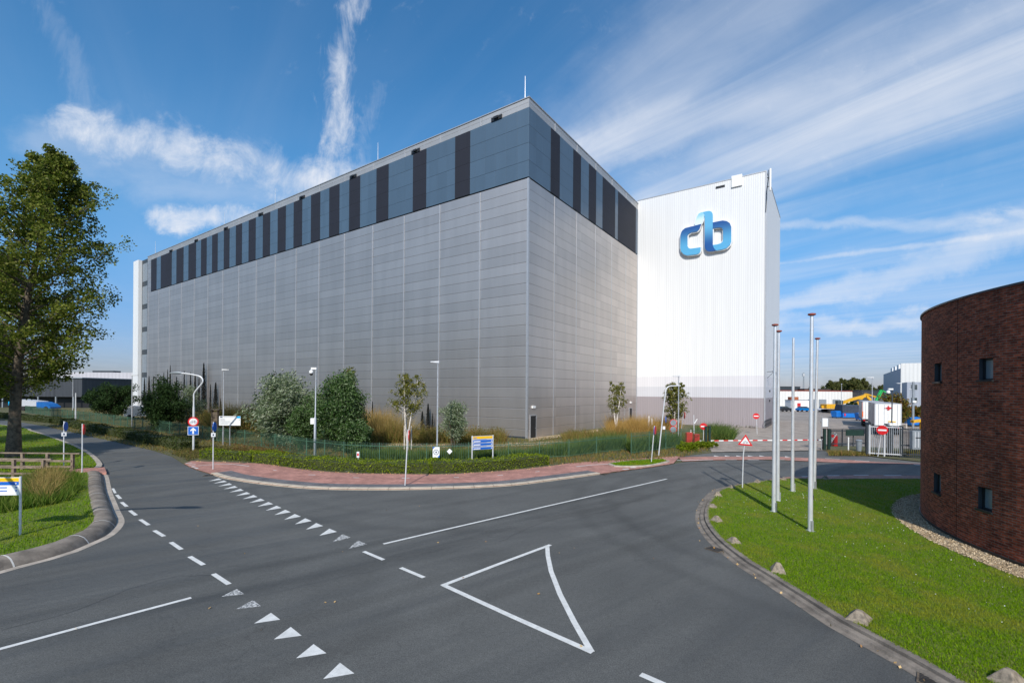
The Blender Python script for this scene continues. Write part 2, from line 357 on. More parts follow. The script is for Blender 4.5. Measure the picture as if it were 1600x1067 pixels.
M_DRY = leafmat('dry_grass', [(.22,.17,.06), (.45,.31,.11), (.16,.17,.04)], .35)
M_GOLD = leafmat('golden_grass', [(.42,.26,.07), (.55,.36,.12), (.3,.2,.06)], .35)
M_WEED = leafmat('weeds', [(.09,.11,.02), (.24,.21,.05), (.30,.17,.07), (.14,.18,.03)], .35)
M_REED = leafmat('reeds', [(.035,.075,.015), (.08,.14,.03), (.17,.22,.05), (.05,.10,.02)], .3)
M_HEDGE = leafmat('hedge_leaf', [(.07,.115,.005), (.18,.25,.010), (.32,.38,.03)], .4)
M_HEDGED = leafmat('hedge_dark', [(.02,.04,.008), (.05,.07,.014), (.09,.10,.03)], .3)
M_LEAF = leafmat('poplar_leaf', [(.05,.085,.008), (.12,.165,.018), (.30,.31,.07), (.09,.14,.015)], .5, .35)
M_DARKL = leafmat('dark_foliage', [(.010,.012,.013), (.022,.026,.024)], .05)
M_WILLOW = leafmat('willow_leaf', [(.06,.10,.035), (.18,.23,.12), (.42,.46,.33)], .3, .4)
M_SHRUB = leafmat('shrub_leaf', [(.025,.065,.015), (.07,.13,.03), (.22,.29,.15)], .3, .4)
M_BUSH = leafmat('dark_bush_leaf', [(.018,.04,.012), (.04,.075,.02)], .3)
M_BIRCH = leafmat('birch_leaf', [(.08,.10,.018), (.17,.18,.03), (.28,.24,.06)], .35)
M_AUT = leafmat('autumn_leaf', [(.10,.12,.02), (.25,.17,.03), (.06,.09,.02), (.30,.12,.03)], .35)
M_FALLEN = leafmat('fallen_leaf', [(.45,.25,.08), (.6,.42,.2), (.3,.15,.06)], .1)
M_DAISY = mat('daisy', (.8,.8,.78), .6, var=.02)
M_BARK = mat('bark', (.11,.085,.06), .95, var=.5, scale=4, bump=1.0)
M_WBARK = mat('pale_bark', (.55,.5,.45), .85, var=.3, scale=7, bump=.5)
M_WOOD = mat('weathered_wood', (.20,.155,.115), .9, var=.35, scale=3, bump=.7)
M_STEEL = mat('galvanised_steel', (.50,.51,.53), .42, .65, var=.12, scale=6)
M_WPOLE = mat('pale_pole', (.62,.63,.65), .4, .15, var=.08)
M_ALU = mat('flagpole_aluminium', (.74,.75,.77), .32, .45, var=.08, scale=2)
M_RUST = mat('rust_cap', (.25,.05,.03), .7, var=.3)
M_BLACK = mat('black_metal', (.012,.013,.015), .5, var=.2)
M_DGREY = mat('dark_grey_paint', (.045,.055,.065), .5, .2, var=.1)
M_GREY = mat('grey_paint', (.25,.28,.31), .5, .2, var=.1)
M_GREEN = mat('green_fence_paint', (.055,.125,.08), .45, .1, var=.15)
M_DGREEN = mat('dark_green_paint', (.008,.03,.022), .5, var=.1)
M_WHITE = mat('white_paint', (.78,.78,.77), .5, var=.04)
M_SRED = mat('sign_red', (.62,.015,.018), .4, var=.04)
M_SBLUE = mat('sign_blue', (.01,.12,.52), .4, var=.05)
M_SLB = mat('sign_light_blue', (.0,.38,.75), .4, var=.05)
M_SYEL = mat('sign_yellow', (.85,.50,.01), .4, var=.04)
M_SWH = mat('sign_white', (.78,.79,.80), .4, var=.03)
M_SGR = mat('sign_grey', (.45,.47,.50), .5, var=.03)
M_TEXT = mat('sign_lettering', (.05,.07,.12), .5, var=0)
M_WATER = mat('ditch_water', (.01,.012,.008), .08, var=.1)
M_GLASS = mat('window_glass', (.10,.13,.15), .05, .5, var=.1, coat=.8)
M_BLUEP = mat('blue_plastic', (.01,.16,.55), .4, var=.1)
M_PALEPANE = mat('pale_window_pane', (.20,.23,.24), .25, 0, var=.1, coat=.6)  # pale grey-blue tone set in the pane colour itself
M_YEL = mat('machine_yellow', (.62,.33,.015), .45, var=.15)
M_MGREEN = mat('machine_green', (.03,.42,.10), .45, var=.1)
M_RUBBER = mat('rubber', (.015,.015,.016), .8, var=.1)
M_TARP = mat('dark_tarp', (.022,.03,.05), .55, var=.3, scale=2, bump=.6, fine=2)
M_ORANGE = mat('orange_marker', (.8,.14,.02), .5, var=.05)
M_REDP = mat('red_paint', (.5,.02,.02), .5, var=.1)
def facade(name, col, rough, metal, coat, pitch, z0, groove, fx=None, coatr=.22, dirt=.05):
    m, k, p = new(name); c = k.obj(); s = k.sep(c)
    fr = k.m('FRACT', k.m('DIVIDE', k.m('SUBTRACT', s[2], z0), pitch)); e = k.m('MINIMUM', fr, k.m('SUBTRACT', 1.0, fr))
    g = k.sm(e, 0.0, groove/pitch)
    if fx:
        h_ = k.m('ADD', s[0], s[1]); f2 = k.m('FRACT', k.m('DIVIDE', h_, fx)); e2 = k.m('MINIMUM', f2, k.m('SUBTRACT', 1.0, f2)); g = k.m('MULTIPLY', g, k.sm(e2, 0.0, groove*.6/fx, .55, 1.0))
    row = k.m('FLOOR', k.m('DIVIDE', k.m('SUBTRACT', s[2], z0), pitch)); bay = k.m('FLOOR', k.m('DIVIDE', k.m('ADD', s[0], s[1]), fx or 6.42))
    wn = k.new('ShaderNodeTexWhiteNoise', noise_dimensions='3D'); k.put(wn.inputs['Vector'], k.xyz(row, bay, 1.0))
    vr = k.sm(wn.outputs['Value'], 0, 1, 1-dirt, 1+dirt); ns = k.sm(k.noise(k.xyz(s[0], s[1], k.m('MULTIPLY', s[2], .15)), .5, 5, .6), .3, .7, 1-dirt, 1+dirt)
    f = k.m('MULTIPLY', k.m('MULTIPLY', vr, ns), k.m('ADD', k.m('MULTIPLY', g, .38), .62))
    k.put(p.inputs['Base Color'], k.mix(1.0, col, k.xyz(f, f, f), 'MULTIPLY')); p.inputs['Roughness'].default_value = rough; p.inputs['Metallic'].default_value = metal
    p.inputs['Coat Weight'].default_value = coat; p.inputs['Coat Roughness'].default_value = coatr; p.inputs['Coat IOR'].default_value = 1.8
    b = k.new('ShaderNodeBump'); b.inputs['Strength'].default_value = .5; b.inputs['Distance'].default_value = .04
    k.put(b.inputs['Height'], k.m('ADD', g, k.m('MULTIPLY', k.noise(c, .9, 2), .12))); k.l.new(b.outputs[0], p.inputs['Normal']); return m
M_PANEL = facade('silver_cladding', (.55,.495,.455), .55, .95, .35, 1.14, 1.05, .05)
M_LBAND = facade('slate_cladding', (.072,.115,.165), .5, .15, .25, 1.925, 28.4, .06, 1.5)
M_DBAND = facade('charcoal_cladding', (.009,.011,.021), .75, 0, 0, 1.925, 28.4, .06, 1.5)
M_PARA = facade('parapet_cladding', (.46,.45,.44), .6, .7, .2, .55, 36.1, .03)
M_SEAM = mat('seam_trim', (.46,.465,.48), .5, .6, var=.05)
def corr(name, col, pitch=.3, rough=.5, dirt=.05, depth=.05, wid=.0):
    m, k, p = new(name); c = k.obj(); s = k.sep(c); h_ = k.m('ADD', s[0], s[1]); wv = k.m('SINE', k.m('MULTIPLY', h_, 2*math.pi/pitch)); g = k.sm(wv, -.6, .1)
    ns = k.sm(k.noise(k.xyz(h_, 0.0, k.m('MULTIPLY', s[2], .06)), 1.1, 6, .65), .3, .7, 1-dirt, 1+dirt*.4); fr = k.m('FRACT', k.m('DIVIDE', h_, 1.2)); jn = k.sm(k.m('MINIMUM', fr, k.m('SUBTRACT', 1.0, fr)), 0, .03, .9, 1.0)
    f = k.m('MULTIPLY', k.m('MULTIPLY', ns, jn), k.m('ADD', k.m('MULTIPLY', g, .09), .91)); k.put(p.inputs['Base Color'], k.mix(1.0, col, k.xyz(f, f, f), 'MULTIPLY')); p.inputs['Roughness'].default_value = rough
    b = k.new('ShaderNodeBump'); b.inputs['Strength'].default_value = .22; b.inputs['Distance'].default_value = depth; k.put(b.inputs['Height'], g); k.l.new(b.outputs[0], p.inputs['Normal']); return m
M_TW = corr('white_corrugated', (.73,.735,.74), dirt=.035); M_TG1 = corr('pale_grey_corrugated', (.66,.65,.68)); M_TG2 = corr('light_grey_corrugated', (.56,.56,.60)); M_TG3 = corr('mauve_grey_corrugated', (.31,.275,.29))
M_HALLW = corr('hall_white', (.7,.7,.68), 1.0); M_HALLG = corr('hall_grey', (.33,.36,.42), 1.0); M_HALLD = corr('hall_dark', (.05,.055,.065), 1.0, dirt=.3); M_ROOFL = corr('hall_pale_roof', (.5,.49,.52), 1.2)
M_BROWN = mat('brown_brick_far', (.14,.07,.05), .9)
def brick_mat(Rr):
    m, k, p = new('red_brick'); s = k.sep(k.obj()); a = k.m('MULTIPLY', k.m('ARCTAN2', s[1], s[0]), Rr); uv = k.xyz(a, s[2], 0.0)
    wob_ = k.m('MULTIPLY', k.m('SUBTRACT', k.noise(uv, 1.3, 3), .5), .02); uv = k.xyz(a, k.m('ADD', s[2], wob_), 0.0)
    t = k.new('ShaderNodeTexBrick'); k.l.new(uv, t.inputs['Vector']); t.inputs['Scale'].default_value = 1; t.inputs['Brick Width'].default_value = .235; t.inputs['Row Height'].default_value = .078
    t.inputs['Mortar Size'].default_value = .009; t.inputs['Mortar Smooth'].default_value = .15; t.inputs['Bias'].default_value = -.1
    t.inputs['Color1'].default_value = (.34,.075,.036,1); t.inputs['Color2'].default_value = (.14,.032,.02,1); t.inputs['Mortar'].default_value = (.18,.14,.11,1)
    f = k.sm(k.noise(uv, .9, 6, .7), .25, .75, .7, 1.3); f2 = k.sm(k.noise(k.xyz(k.m('MULTIPLY', a, 4.2), k.m('MULTIPLY', s[2], 13.0), 0.0), 1.0, 2), .3, .7, .65, 1.35)
    jt = k.m('ABSOLUTE', k.m('SUBTRACT', a, JOINT)); jf = k.sm(jt, .006, .02, .1, 1.0)
    ff = k.m('MULTIPLY', k.m('MULTIPLY', f, f2), jf); k.put(p.inputs['Base Color'], k.mix(1.0, t.outputs[0], k.xyz(ff, ff, ff), 'MULTIPLY')); p.inputs['Roughness'].default_value = .9; p.inputs['Specular IOR Level'].default_value = .15
    b = k.new('ShaderNodeBump'); b.inputs['Strength'].default_value = .8; b.inputs['Distance'].default_value = .012; k.put(b.inputs['Height'], k.m('ADD', k.m('SUBTRACT', 1.0, t.outputs['Fac']), k.m('MULTIPLY', k.noise(uv, 30, 3), .35))); k.l.new(b.outputs[0], p.inputs['Normal']); return m

# ------------------------------------------------------------------ ground, roads
struct(MB().add([(-2500,-600,-.03),(2500,-600,-.03),(2500,3500,-.03),(-2500,3500,-.03)], [(0,1,2,3)]).build('ground', M_GROUND))
nline_px = [(35,659.5),(100,672),(180,690),(240,704),(268,713),(290,726.6),(308,734.5),(329.5,741),(347.5,746.8),(370,751),(403.7,756),(460,762),(500,764.4),(560,765.6),(640,765.2),(725,763),(800,758.8),(860,751.5),(908.7,745),(938,741),(973.7,736),(1022.5,729.6),(1047,725.5),(1070,721.5),(1113.5,719.8)]
NL = [V(-190,118), V(-130,98)]+GL(nline_px)
road = [(-190,118),(-130,98)]+[tuple(p) for p in NL[2:]]+[tuple(G(1190,718.5).xy),tuple(G(1283,722).xy),tuple(G(1376,724.5).xy),(60,33),(95,12),(95,-40),(-90,-40),(-190,20)]
struct(MB().add([(p[0],p[1],0) for p in road], [tuple(range(len(road)))[::-1]]).build('road', M_ASPH))
# right island
cpx = [(1439,748.6),(1340,748.6),(1291,749),(1227,748.2),(1187,751.6),(1151,757),(1117,765),(1100,778),(1090,794),(1087,810),(1091.5,825),(1104,843),(1117.4,856),(1152,883.7),(1179.3,901),(1252.7,950),(1293,977.3),(1359,1014.7),(1400,1037.7),(1445,1064.5),(1520,1110)]
CL = smooth_line([V(60,27.8),V(45,28.0),V(35,28.2),V(28.6,28.4)]+GL(cpx), .5)
iC = offset(CL, .45); lawnC = [tuple(p) for p in iC]+[(30,2),(60,2),(60,24)]
struct(MB().prism([(p[0],p[1]) for p in lawnC], -.02, .12).build('lawn_mound', M_LAWN))
kc = sweep(CL, [(0,.006),(.14,.010),(.17,.06),(.30,.075),(.31,.055),(.33,.055),(.34,.125),(.50,.135),(.52,.10)])
# left islands
apx = [(0,896),(30,887.4),(80.6,874.3),(120,862),(150,849),(176,836.8),(191,822),(193.5,812),(187.4,799.3),(181.8,786),(174.3,767.5),(169.6,746.9),(167,741)]
AL = smooth_line([V(-15.2,5),V(-14.8,8.5),V(-14.55,11.5)]+GL(apx), .4); iA = offset(AL, .86)
a_n = [G(120,744).xy, G(75,747).xy, G(58,757).xy, G(0,764).xy, V(-60,22), V(-60,6)]
lawnA = [tuple(p) for p in iA]+[tuple(p) for p in a_n]
struct(MB().prism(lawnA, -.02, .24).build('verge_lawn', M_LAWN))
bpx = [(0,664),(55,675),(100,690),(132,703),(150,715),(160,727),(156,732.5)]
BLn = smooth_line([V(-130,92)]+GL(bpx), .8)
lawnB = [tuple(p) for p in offset(BLn, -.3)]+[tuple(G(120,735).xy), tuple(G(70,740).xy), tuple(G(0,748).xy), (-60,27), (-190,40), (-190,110)]
struct(MB().prism(lawnB, -.02, .12).build('far_lawn', M_LAWN))
pthB = [tuple(G(*p).xy) for p in [(166.5,741.5),(163,733.5),(120,736),(70,741.5),(0,752),(-60,762),(-60,772),(0,760),(75,748),(120,744.5)]]
struct(MB().prism(pthB, -.01, .16).build('footpath', M_RED))
struct(MB().add([(-60,14,.02),(-26,16,.02),(-24,26,.02),(-60,40,.02)], [(0,1,2,3)]).build('ditch_water', M_WATER))
def kerb(line, prof, name, label, mt, seg=None, mi=0):
    mb = sweep(line, prof); o = mb.build(name, mt, smooth=True); return struct(o)
kerb(CL, [(-.02,.006),(.14,.010),(.17,.06),(.30,.075),(.31,.05),(.33,.05),(.34,.125),(.50,.135),(.52,.10)], 'kerb_right', '', M_KERBD)
kerb(AL, [(-.02,.006),(.22,.012)], 'gutter', '', M_KERB)
kerb(AL, [(.22,.0),(.26,.10),(.36,.22),(.50,.29),(.66,.31),(.80,.29),(.90,.23)], 'kerb_left', '', M_KERBD)
kerb(BLn, [(.0,.0),(0,.1),(-.25,.12),(-.32,.12)], 'kerb_far', '', M_KERB)
# joints in the rounded kerb: pale mortar lines
mb = MB(); acc = 0
for i in range(1, len(AL)):
    acc += (AL[i]-AL[i-1]).length
    if acc > 1.9:
        acc = 0; t = (AL[i]-AL[i-1]).normalized(); nn = V(-t.y, t.x)
        ps = [(AL[i]+nn*o_, z+.006) for o_, z in [(.21,.01),(.26,.10),(.36,.22),(.50,.29),(.66,.31),(.80,.29),(.88,.24)]]
        for (p, z), (q, z2) in zip(ps, ps[1:]):
            mb.add([(p.x-t.x*.022,p.y-t.y*.022,z),(p.x+t.x*.022,p.y+t.y*.022,z),(q.x+t.x*.022,q.y+t.y*.022,z2),(q.x-t.x*.022,q.y-t.y*.022,z2)], [(0,1,2,3)])
struct(mb.build('kerb_joints', mat('pale_mortar', (.6,.58,.54), .8)))
# north side
NS = smooth_line(NL, .5)
i0 = min(range(len(NS)), key=lambda i: (NS[i]-G(329,741).xy).length); i1 = min(range(len(NS)), key=lambda i: (NS[i]-G(945,739.6).xy).length); i2 = min(range(len(NS)), key=lambda i: (NS[i]-G(1050,725).xy).length)
verge = [tuple(p) for p in NS[:i2+1]]+[tuple(G(*p).xy) for p in [(1063,713.3),(1113,707.5),(1120,690)]]+[(36,66),(45,80),(45,160),(-260,190),(-260,125)]
struct(MB().prism(verge, -.02, .05).build('verge', M_VERGE))
# red cycle path
north_px = [(300,721),(330,722.5),(400,725),(440,730),(480,735.5),(540,740),(600,741.5),(687,742.3),(737,740),(800,735.6),(860,729),(900,723.5),(957.5,720),(1022.5,715.2),(1063,713.3)]
NP = smooth_line(GL(north_px), .5)
path = [tuple(p) for p in NS[min(range(len(NS)), key=lambda i: (NS[i]-G(288,725).xy).length):i2+1]]+[tuple(p) for p in NP[::-1]]
struct(MB().prism(path, -.01, .062).build('cycle_path', M_RED))
kseg = NS[i0:i1]
kerb(kseg, [(-.02,.008),(.0,.03),(.02,.09),(.30,.10)], 'kerb_north', '', mat('kerb_pale', S(182,170,152), .85, var=.15, scale=2, bump=.4))
kerb(kseg, [(.30,.085),(1.15,.085),(1.17,.05)], 'paver_strip', '', M_GREYP)
mb = MB(); acc = 0
for i in range(1, len(kseg)):
    acc += (kseg[i]-kseg[i-1]).length
    if acc > 1.0:
        acc = 0; t = (kseg[i]-kseg[i-1]).normalized(); nn = V(-t.y, t.x)
        for o0, z0, o1, z1 in ((-.02,.012,.02,.094),(.02,.094,.30,.104)):
            p, q = kseg[i]+nn*o0, kseg[i]+nn*o1
            mb.add([(p.x-t.x*.012,p.y-t.y*.012,z0),(p.x+t.x*.012,p.y+t.y*.012,z0),(q.x+t.x*.012,q.y+t.y*.012,z1),(q.x-t.x*.012,q.y-t.y*.012,z1)], [(0,1,2,3)])
struct(mb.build('kerb_gaps', mat('dark_joint', (.08,.075,.07), .9)))
gi = [tuple(G(*p).xy) for p in [(953,727),(962,730),(985,730.5),(1005,730),(1025,727),(1043,722.5),(1035,720),(1000,721.5),(970,724)]]
struct(MB().prism(gi, 0, .13).build('grass_islet', M_LAWN))
giL = smooth_line([V(*p) for p in gi+[gi[0]]], .5); kerb(giL, [(-.16,.06),(-.15,.14),(.02,.145)], 'kerb_islet', '', M_KERB)
# entrance apron, bands, yard
def flat(name, pxs, z, m, world=False):
    P = [tuple(p) for p in pxs] if world else [tuple(G(*p).xy) for p in pxs]
    a = sum(P[i][0]*P[(i+1) % len(P)][1]-P[(i+1) % len(P)][0]*P[i][1] for i in range(len(P)))
    if a < 0: P = P[::-1]
    return struct(MB().add([(p[0],p[1],z) for p in P], [tuple(range(len(P)))]).build(name, m))
T0 = V(37.0, 67.8)
yard = [tuple(G(1113,707).xy), tuple(G(1283,704).xy), tuple(G(1330,706).xy), (60,46), (260,60), (260,190), (70,175), (40,100), (33,71), tuple(G(1105,690).xy)]
flat('yard', yard, .058, M_YARD, True)
flat('apron', [(1112,707.2),(1283,704.2),(1292,694),(1106,694)], .066, M_SETT)
flat('entrance_strip', [(1063,713.3),(1113,707.2),(1283,704.2),(1312,706),(1376,715.5),(1440,722),(1440,724.5),(1376,722),(1291,716.6),(1206,713.4),(1100,713.4)], .012, M_ASPH2)
flat('red_band', [(1060,714.2),(1100,713.4),(1206,713.4),(1291,716.6),(1376,722),(1440,724.6),(1440,725.6),(1355,724),(1291,722),(1206,718),(1113,719),(1066,721)], .018, M_RED)
flat('red_band_south', [(1200,749),(1228,745.6),(1253,744.2),(1293,742.9),(1355,742.2),(1445,743.2),(1445,748),(1291,748.4),(1228,748.4)], .012, M_RED)
flat('gate_verge', [(1281,703),(1312,706.2),(1376,715.7),(1440,722.3),(1500,729),(1500,709),(1440,703),(1376,700),(1300,696),(1286,697)], .07, M_VERGE)

# ------------------------------------------------------------------ road markings (painted sheets)
mk = MB(); mw = MB()
def mline(pts, wd, mb=None, z=.004):
    mb = mb or mk; L = [G(*p).xy for p in pts]
    return sweep(L, [(wd/2, z), (-wd/2, z)], mb)
def cr(k, x0, y0, pts): return [(x0+x/k, y0+y/k) for x, y in pts]
for a, b in [((417,258),(430,272)),((434,284),(453,300)),((464,314),(486,331)),((501,346),(531,366)),((551,385),(586,406)),((610,427),(648,453)),((677,478),(727,508)),((762,540),(818,577)),((1299,460),(1370,490)),((1431,518),(1514,553))]:
    mline(cr(2.2857, 0, 660, [a, b]), .13)
mline(cr(2.2857, 0, 660, [(403,235),(412,252)]), .1)
mline(cr(2.2857, 0, 660, [(-60,824),(0,808),(340,716),(683,625)]), .12)
mline([(599,849.5),(700,826),(850,791.5),(1042,748)], .12)
mline([(690,915),(774,883),(860,851)], .14, z=.0065); mline([(693,914),(800,963),(926,1019)], .15, z=.009)
mline([(855,852),(856,868),(861,892),(875,928),(897,971),(924,1018)], .14)
mline([(1001,1053),(1040,1070)], .14)
teeth = [(768,205),(786,213),(804,223),(823,233),(844,244),(867,256),(892,267),(917,280),(946,293),(975,307),(1007,322),(1042,338),(1080,354),(1120,372),(1168,393),(1216,414),(1272,438)]
tc = [G(x/2.2857, 660+y/2.2857).xy for x, y in teeth]
for i, c in enumerate(tc):
    t = (tc[min(i+1, len(tc)-1)]-tc[max(i-1, 0)]).normalized(); n_ = V(-t.y, t.x)
    if n_.y < 0: n_ = -n_
    A = [c+n_*.30-t*.42, c+n_*.30+t*.16, c-n_*.36+t*.14]
    mb = mw if i >= 15 else mk
    mb.add([(p.x, p.y, .004) for p in A], [(0,1,2)]) if (A[1]-A[0]).cross(A[2]-A[0]) > 0 else mb.add([(p.x, p.y, .004) for p in A], [(0,2,1)])
for k_, tri in enumerate([[(28,372),(155,308),(215,350)],[(148,472),(285,398),(350,446)],[(294,586),(430,500),(504,555)],[(453,714),(589,614),(677,684)],[(632,866),(773,752),(877,826)],[(850,1033),(986,902),(1101,988)]]):
    A = [G(*p).xy for p in cr(5.154, 340, 860, tri)]; (mw if k_ < 2 else mk).add([(p.x, p.y, .004) for p in A], [(0,2,1)] if (A[1]-A[0]).cross(A[2]-A[0]) < 0 else [(0,1,2)])
struct(mk.build('road_markings', M_PAINT)); struct(mw.build('worn_markings', M_PWORN))
ms = MB()
for a, b in [((540,738),(552,738.4)),((482,743.2),(493,743.4)),((552,747.6),(561,747.9)),((628,748.4),(640,748.6)),((709,747.4),(717,747.4)),((777.6,744),(786,743.6)),((836.5,738.4),(843,737.8)),((427,735.9),(432,736.2))]: mline([a, b], .1, ms, .068)
mline([(310,728.8),(340,726.3),(365,726.6),(389,729.5)], .1, ms, .068); mline([(900,730.3),(925,727.5),(950,726.2)], .12, ms, .068)
for q in ([(290,725.2),(300,724.4)],[(295,727.5),(306,727)],[(300,730),(304,731)],[(305,732.3),(309,733.3)]): mline(q, .18, ms, .068)
for x in (1119,1136,1154,1172,1190,1210,1230):
    y = 712.4+(max(0, x-1200)*.04); A = [G(x-3.5,y-.9).xy, G(x+5,y+.6).xy, G(x-3.5,y+.6).xy]; ms.add([(p.x,p.y,.016) for p in A], [(0,2,1)])
for a, b in [(1040,1114),(1134,1151),(1168,1186),(1206,1226)]: mline([(a,719.6 if a < 1100 else 718.5),(b,718.6)], .14, ms, .024)
for a, b, y in [(1253,1266,744.6),(1293,1312,743.2),(1334,1357,742.7),(1381,1408,743)]: mline([(a,y),(b,y-.2)], .14, ms, .018)
for a, b, y, y2 in [(1289,1312,716.4,717.4),(1336,1358,719.5,720.8)]: mline([(a,y),(b,y2)], .14, ms, .024)
mline([(973,734.2),(982,733.8)], .25, ms, .068); mline([(985,731.8),(994,731.6)], .25, ms, .068)
mline([(1428,726),(1437,726.5)], .3, ms, .024)
struct(ms.build('path_markings', M_PAINT))

# ------------------------------------------------------------------ grass and ground cover (uncountable)
lawnC_vis = [p for p in lawnC]
P = scatter([(6,28),(6,5),(15,4),(20,3),(20,14),(18,20),(26,26),(36,26),(36,28)], 330000, 15)
P = P[inside(P, lawnC)]; CX, CY, CR = 26.1, 13.1, 10.9
P = P[np.hypot(P[:,0]-CX, P[:,1]-CY) > CR+.95]
struct(npmesh('lawn_grass', blades(P, .12, .045, .016, .6), 3, M_GRASS), 'stuff', 'short mown green grass around the flagpoles', 'grass')
P = scatter(lawnA, 110000, 18); z = .24
struct(npmesh('verge_grass', blades(P, z, .07, .022, .6), 3, M_GRASS), 'stuff', 'green grass behind the rounded kerb on the left', 'grass')
rd = [tuple(G(*p).xy) for p in [(-40,815),(0,812),(70,800),(110,790),(128,770),(120,750),(75,748),(0,768),(-40,770)]]
P = scatter(rd, 9000); struct(npmesh('reeds', blades(P, .24, .42, .035, .6), 3, leafmat('reed_blades', [(.05,.11,.012),(.11,.19,.02),(.22,.24,.05)], .35)), 'stuff', 'rank green reeds along the ditch', 'reeds')
P = scatter([tuple(G(*p).xy) for p in [(45,785),(75,795),(95,765),(88,748),(62,752)]], 2600); struct(npmesh('dry_reeds', blades(P, .24, .6, .03, .9), 3, M_DRY), 'stuff', 'dead brown reeds beside the wooden railing', 'reeds')
P = scatter([p for p in lawnB if p[0] > -120], 70000, 30); struct(npmesh('far_grass', blades(P, .12, .08, .035, .6), 3, M_GRASS), 'stuff', 'lawn under the tall tree', 'grass')
P = scatter(gi, 3500); struct(npmesh('islet_grass', blades(P, .13, .08, .03, .6), 3, M_GRASS), 'stuff', 'tuft of grass on the small kerbed islet', 'grass')
pd = scatter([(8,26),(11,10),(16,6),(16,24)], 420); pd = pd[inside(pd, lawnC) & (np.hypot(pd[:,0]-CX, pd[:,1]-CY) > CR+1.2)]
wl = np.array([(p.x+RNG.normal()*.02, p.y) for p in offset(CL, .75) for _ in range(60)]); wl = wl+RNG.normal(size=wl.shape)*.22
wl = wl[inside(wl, [tuple(p) for p in offset(CL, .53)]+[(30,2),(60,2),(60,24)])]; wl = wl[(wl[:,1] < 28.5)]
struct(npmesh('worn_grass', blades(wl, .115, .04, .02, .9), 3, leafmat('worn_blades', [(.20,.17,.06),(.32,.26,.11),(.16,.2,.03)], .3, .9)), 'stuff', 'worn brownish grass and bare soil along the kerb', 'grass')
lv = leaves(np.concatenate([pd, np.full((len(pd),1), .165)], 1), .024, 1.0); struct(npmesh('daisies', lv, 4, M_DAISY), 'stuff', 'scattered white daisies in the lawn', 'flowers')
lf = []
for i in range(len(CL)):
    if CL[i].y < 14:
        for _ in range(2 if RNG.random() < .6 else 0): lf.append((CL[i].x+RNG.normal()*.05-.03, CL[i].y+RNG.normal()*.25, .03))
for p in NP[:60]:
    for _ in range(4): lf.append((p.x+RNG.normal()*.2, p.y-.12+RNG.normal()*.14, .085))
for p in scatter([(-12,9),(6,9),(9,20),(-12,22)], 26): lf.append((p[0], p[1], .015))
for p in CL[60:]:
    if RNG.random() < .5: lf.append((p.x+RNG.normal()*.05+.02, p.y+RNG.normal()*.1, .05))
lfv = leaves(np.array(lf), .07, .8, (0,0,0), 0); lfv[:, 2] = np.clip(lfv[:, 2], .01, None)
struct(npmesh('fallen_leaves', lfv, 4, M_FALLEN), 'stuff', 'fallen autumn leaves along kerbs and hedge', 'leaves')
# verge vegetation north of the path
P = scatter([(-60,60),(-24,34.5),(-2,31.5),(10,34.8),(14,37.5),(17.5,41),(20,48),(21,76),(2,49.5),(-90,110),(-110,112)], 60000, 34)
struct(npmesh('verge_weeds', blades(P, .05, .2, .05, .8), 3, M_WEED), 'stuff', 'rough weedy ground cover behind the fence', 'weeds')

# ------------------------------------------------------------------ fence
def fence(pts, name, label, hgt, m, spacing=2.6, pick=.13, z0=.05, group=None, pk=.018, post=.06, proud=.1):
    L = [V(p[0], p[1]) for p in pts]; base = (L[0].x, L[0].y, z0); root = thing(name, label, 'fence', base, 0, group)
    pos = []; 
    for a, b in zip(L, L[1:]):
        n = max(1, round((b-a).length/spacing)); pos += [a+(b-a)*(k/n) for k in range(n)]
    pos.append(L[-1])
    for p in pos:
        MB().box(p.x-post/2, p.x+post/2, p.y-post/2, p.y+post/2, z0-.02, z0+hgt+.05).build('post', m, root, local=False)
    for a, b in zip(pos, pos[1:]):
        mb = MB(); d_ = (b-a); n = max(2, int(d_.length/pick))
        for zz_ in (hgt*.86, .16): mb.bar((a.x,a.y,z0+zz_), (b.x,b.y,z0+zz_), .03, .045)
        for k in range(1, n):
            p = a+d_*(k/n); mb.bx(p.x, p.y, z0+(hgt+.05)/2+.02, pk, pk, hgt-.02)
        mb.build('picket_panel', m, root, local=False)
    return root
def FB(x, ytop, hgt=1.4):      # fence foot from where its top stands in view
    r, u = ray(x, ytop); D = (hgt+.05-H)/u; return V(r*D, D)
fl = [FB(40,634), FB(150,645), FB(250,657), FB(336.7,667.5)]
fence([tuple(p) for p in fl], 'picket_fence', 'shaded dark green picket fence running left behind the dark hedge', 1.4, M_GREEN, 3.0, .2)
fr_ = [FB(336.7,667.5), FB(408.6,675), FB(479.5,685), FB(537.6,690.5), FB(593,692.5), FB(667,693.3), FB(795,690.5), FB(889,687), FB(932,682.8), FB(978,679.2)]
fence([tuple(p) for p in fr_], 'picket_fence', 'green picket fence behind the low hedge and the blue and yellow sign', 1.4, M_GREEN, 2.7, .13)
e0 = G(986,711).xy; e1 = G(1064,700).xy; e2 = G(1104,697.5).xy
fence([(e0.x,e0.y),(e1.x,e1.y),(e2.x,e2.y)], 'picket_fence', 'taller dark green picket fence ending at the barrier entrance', 1.75, M_GREEN, 2.6, .13)
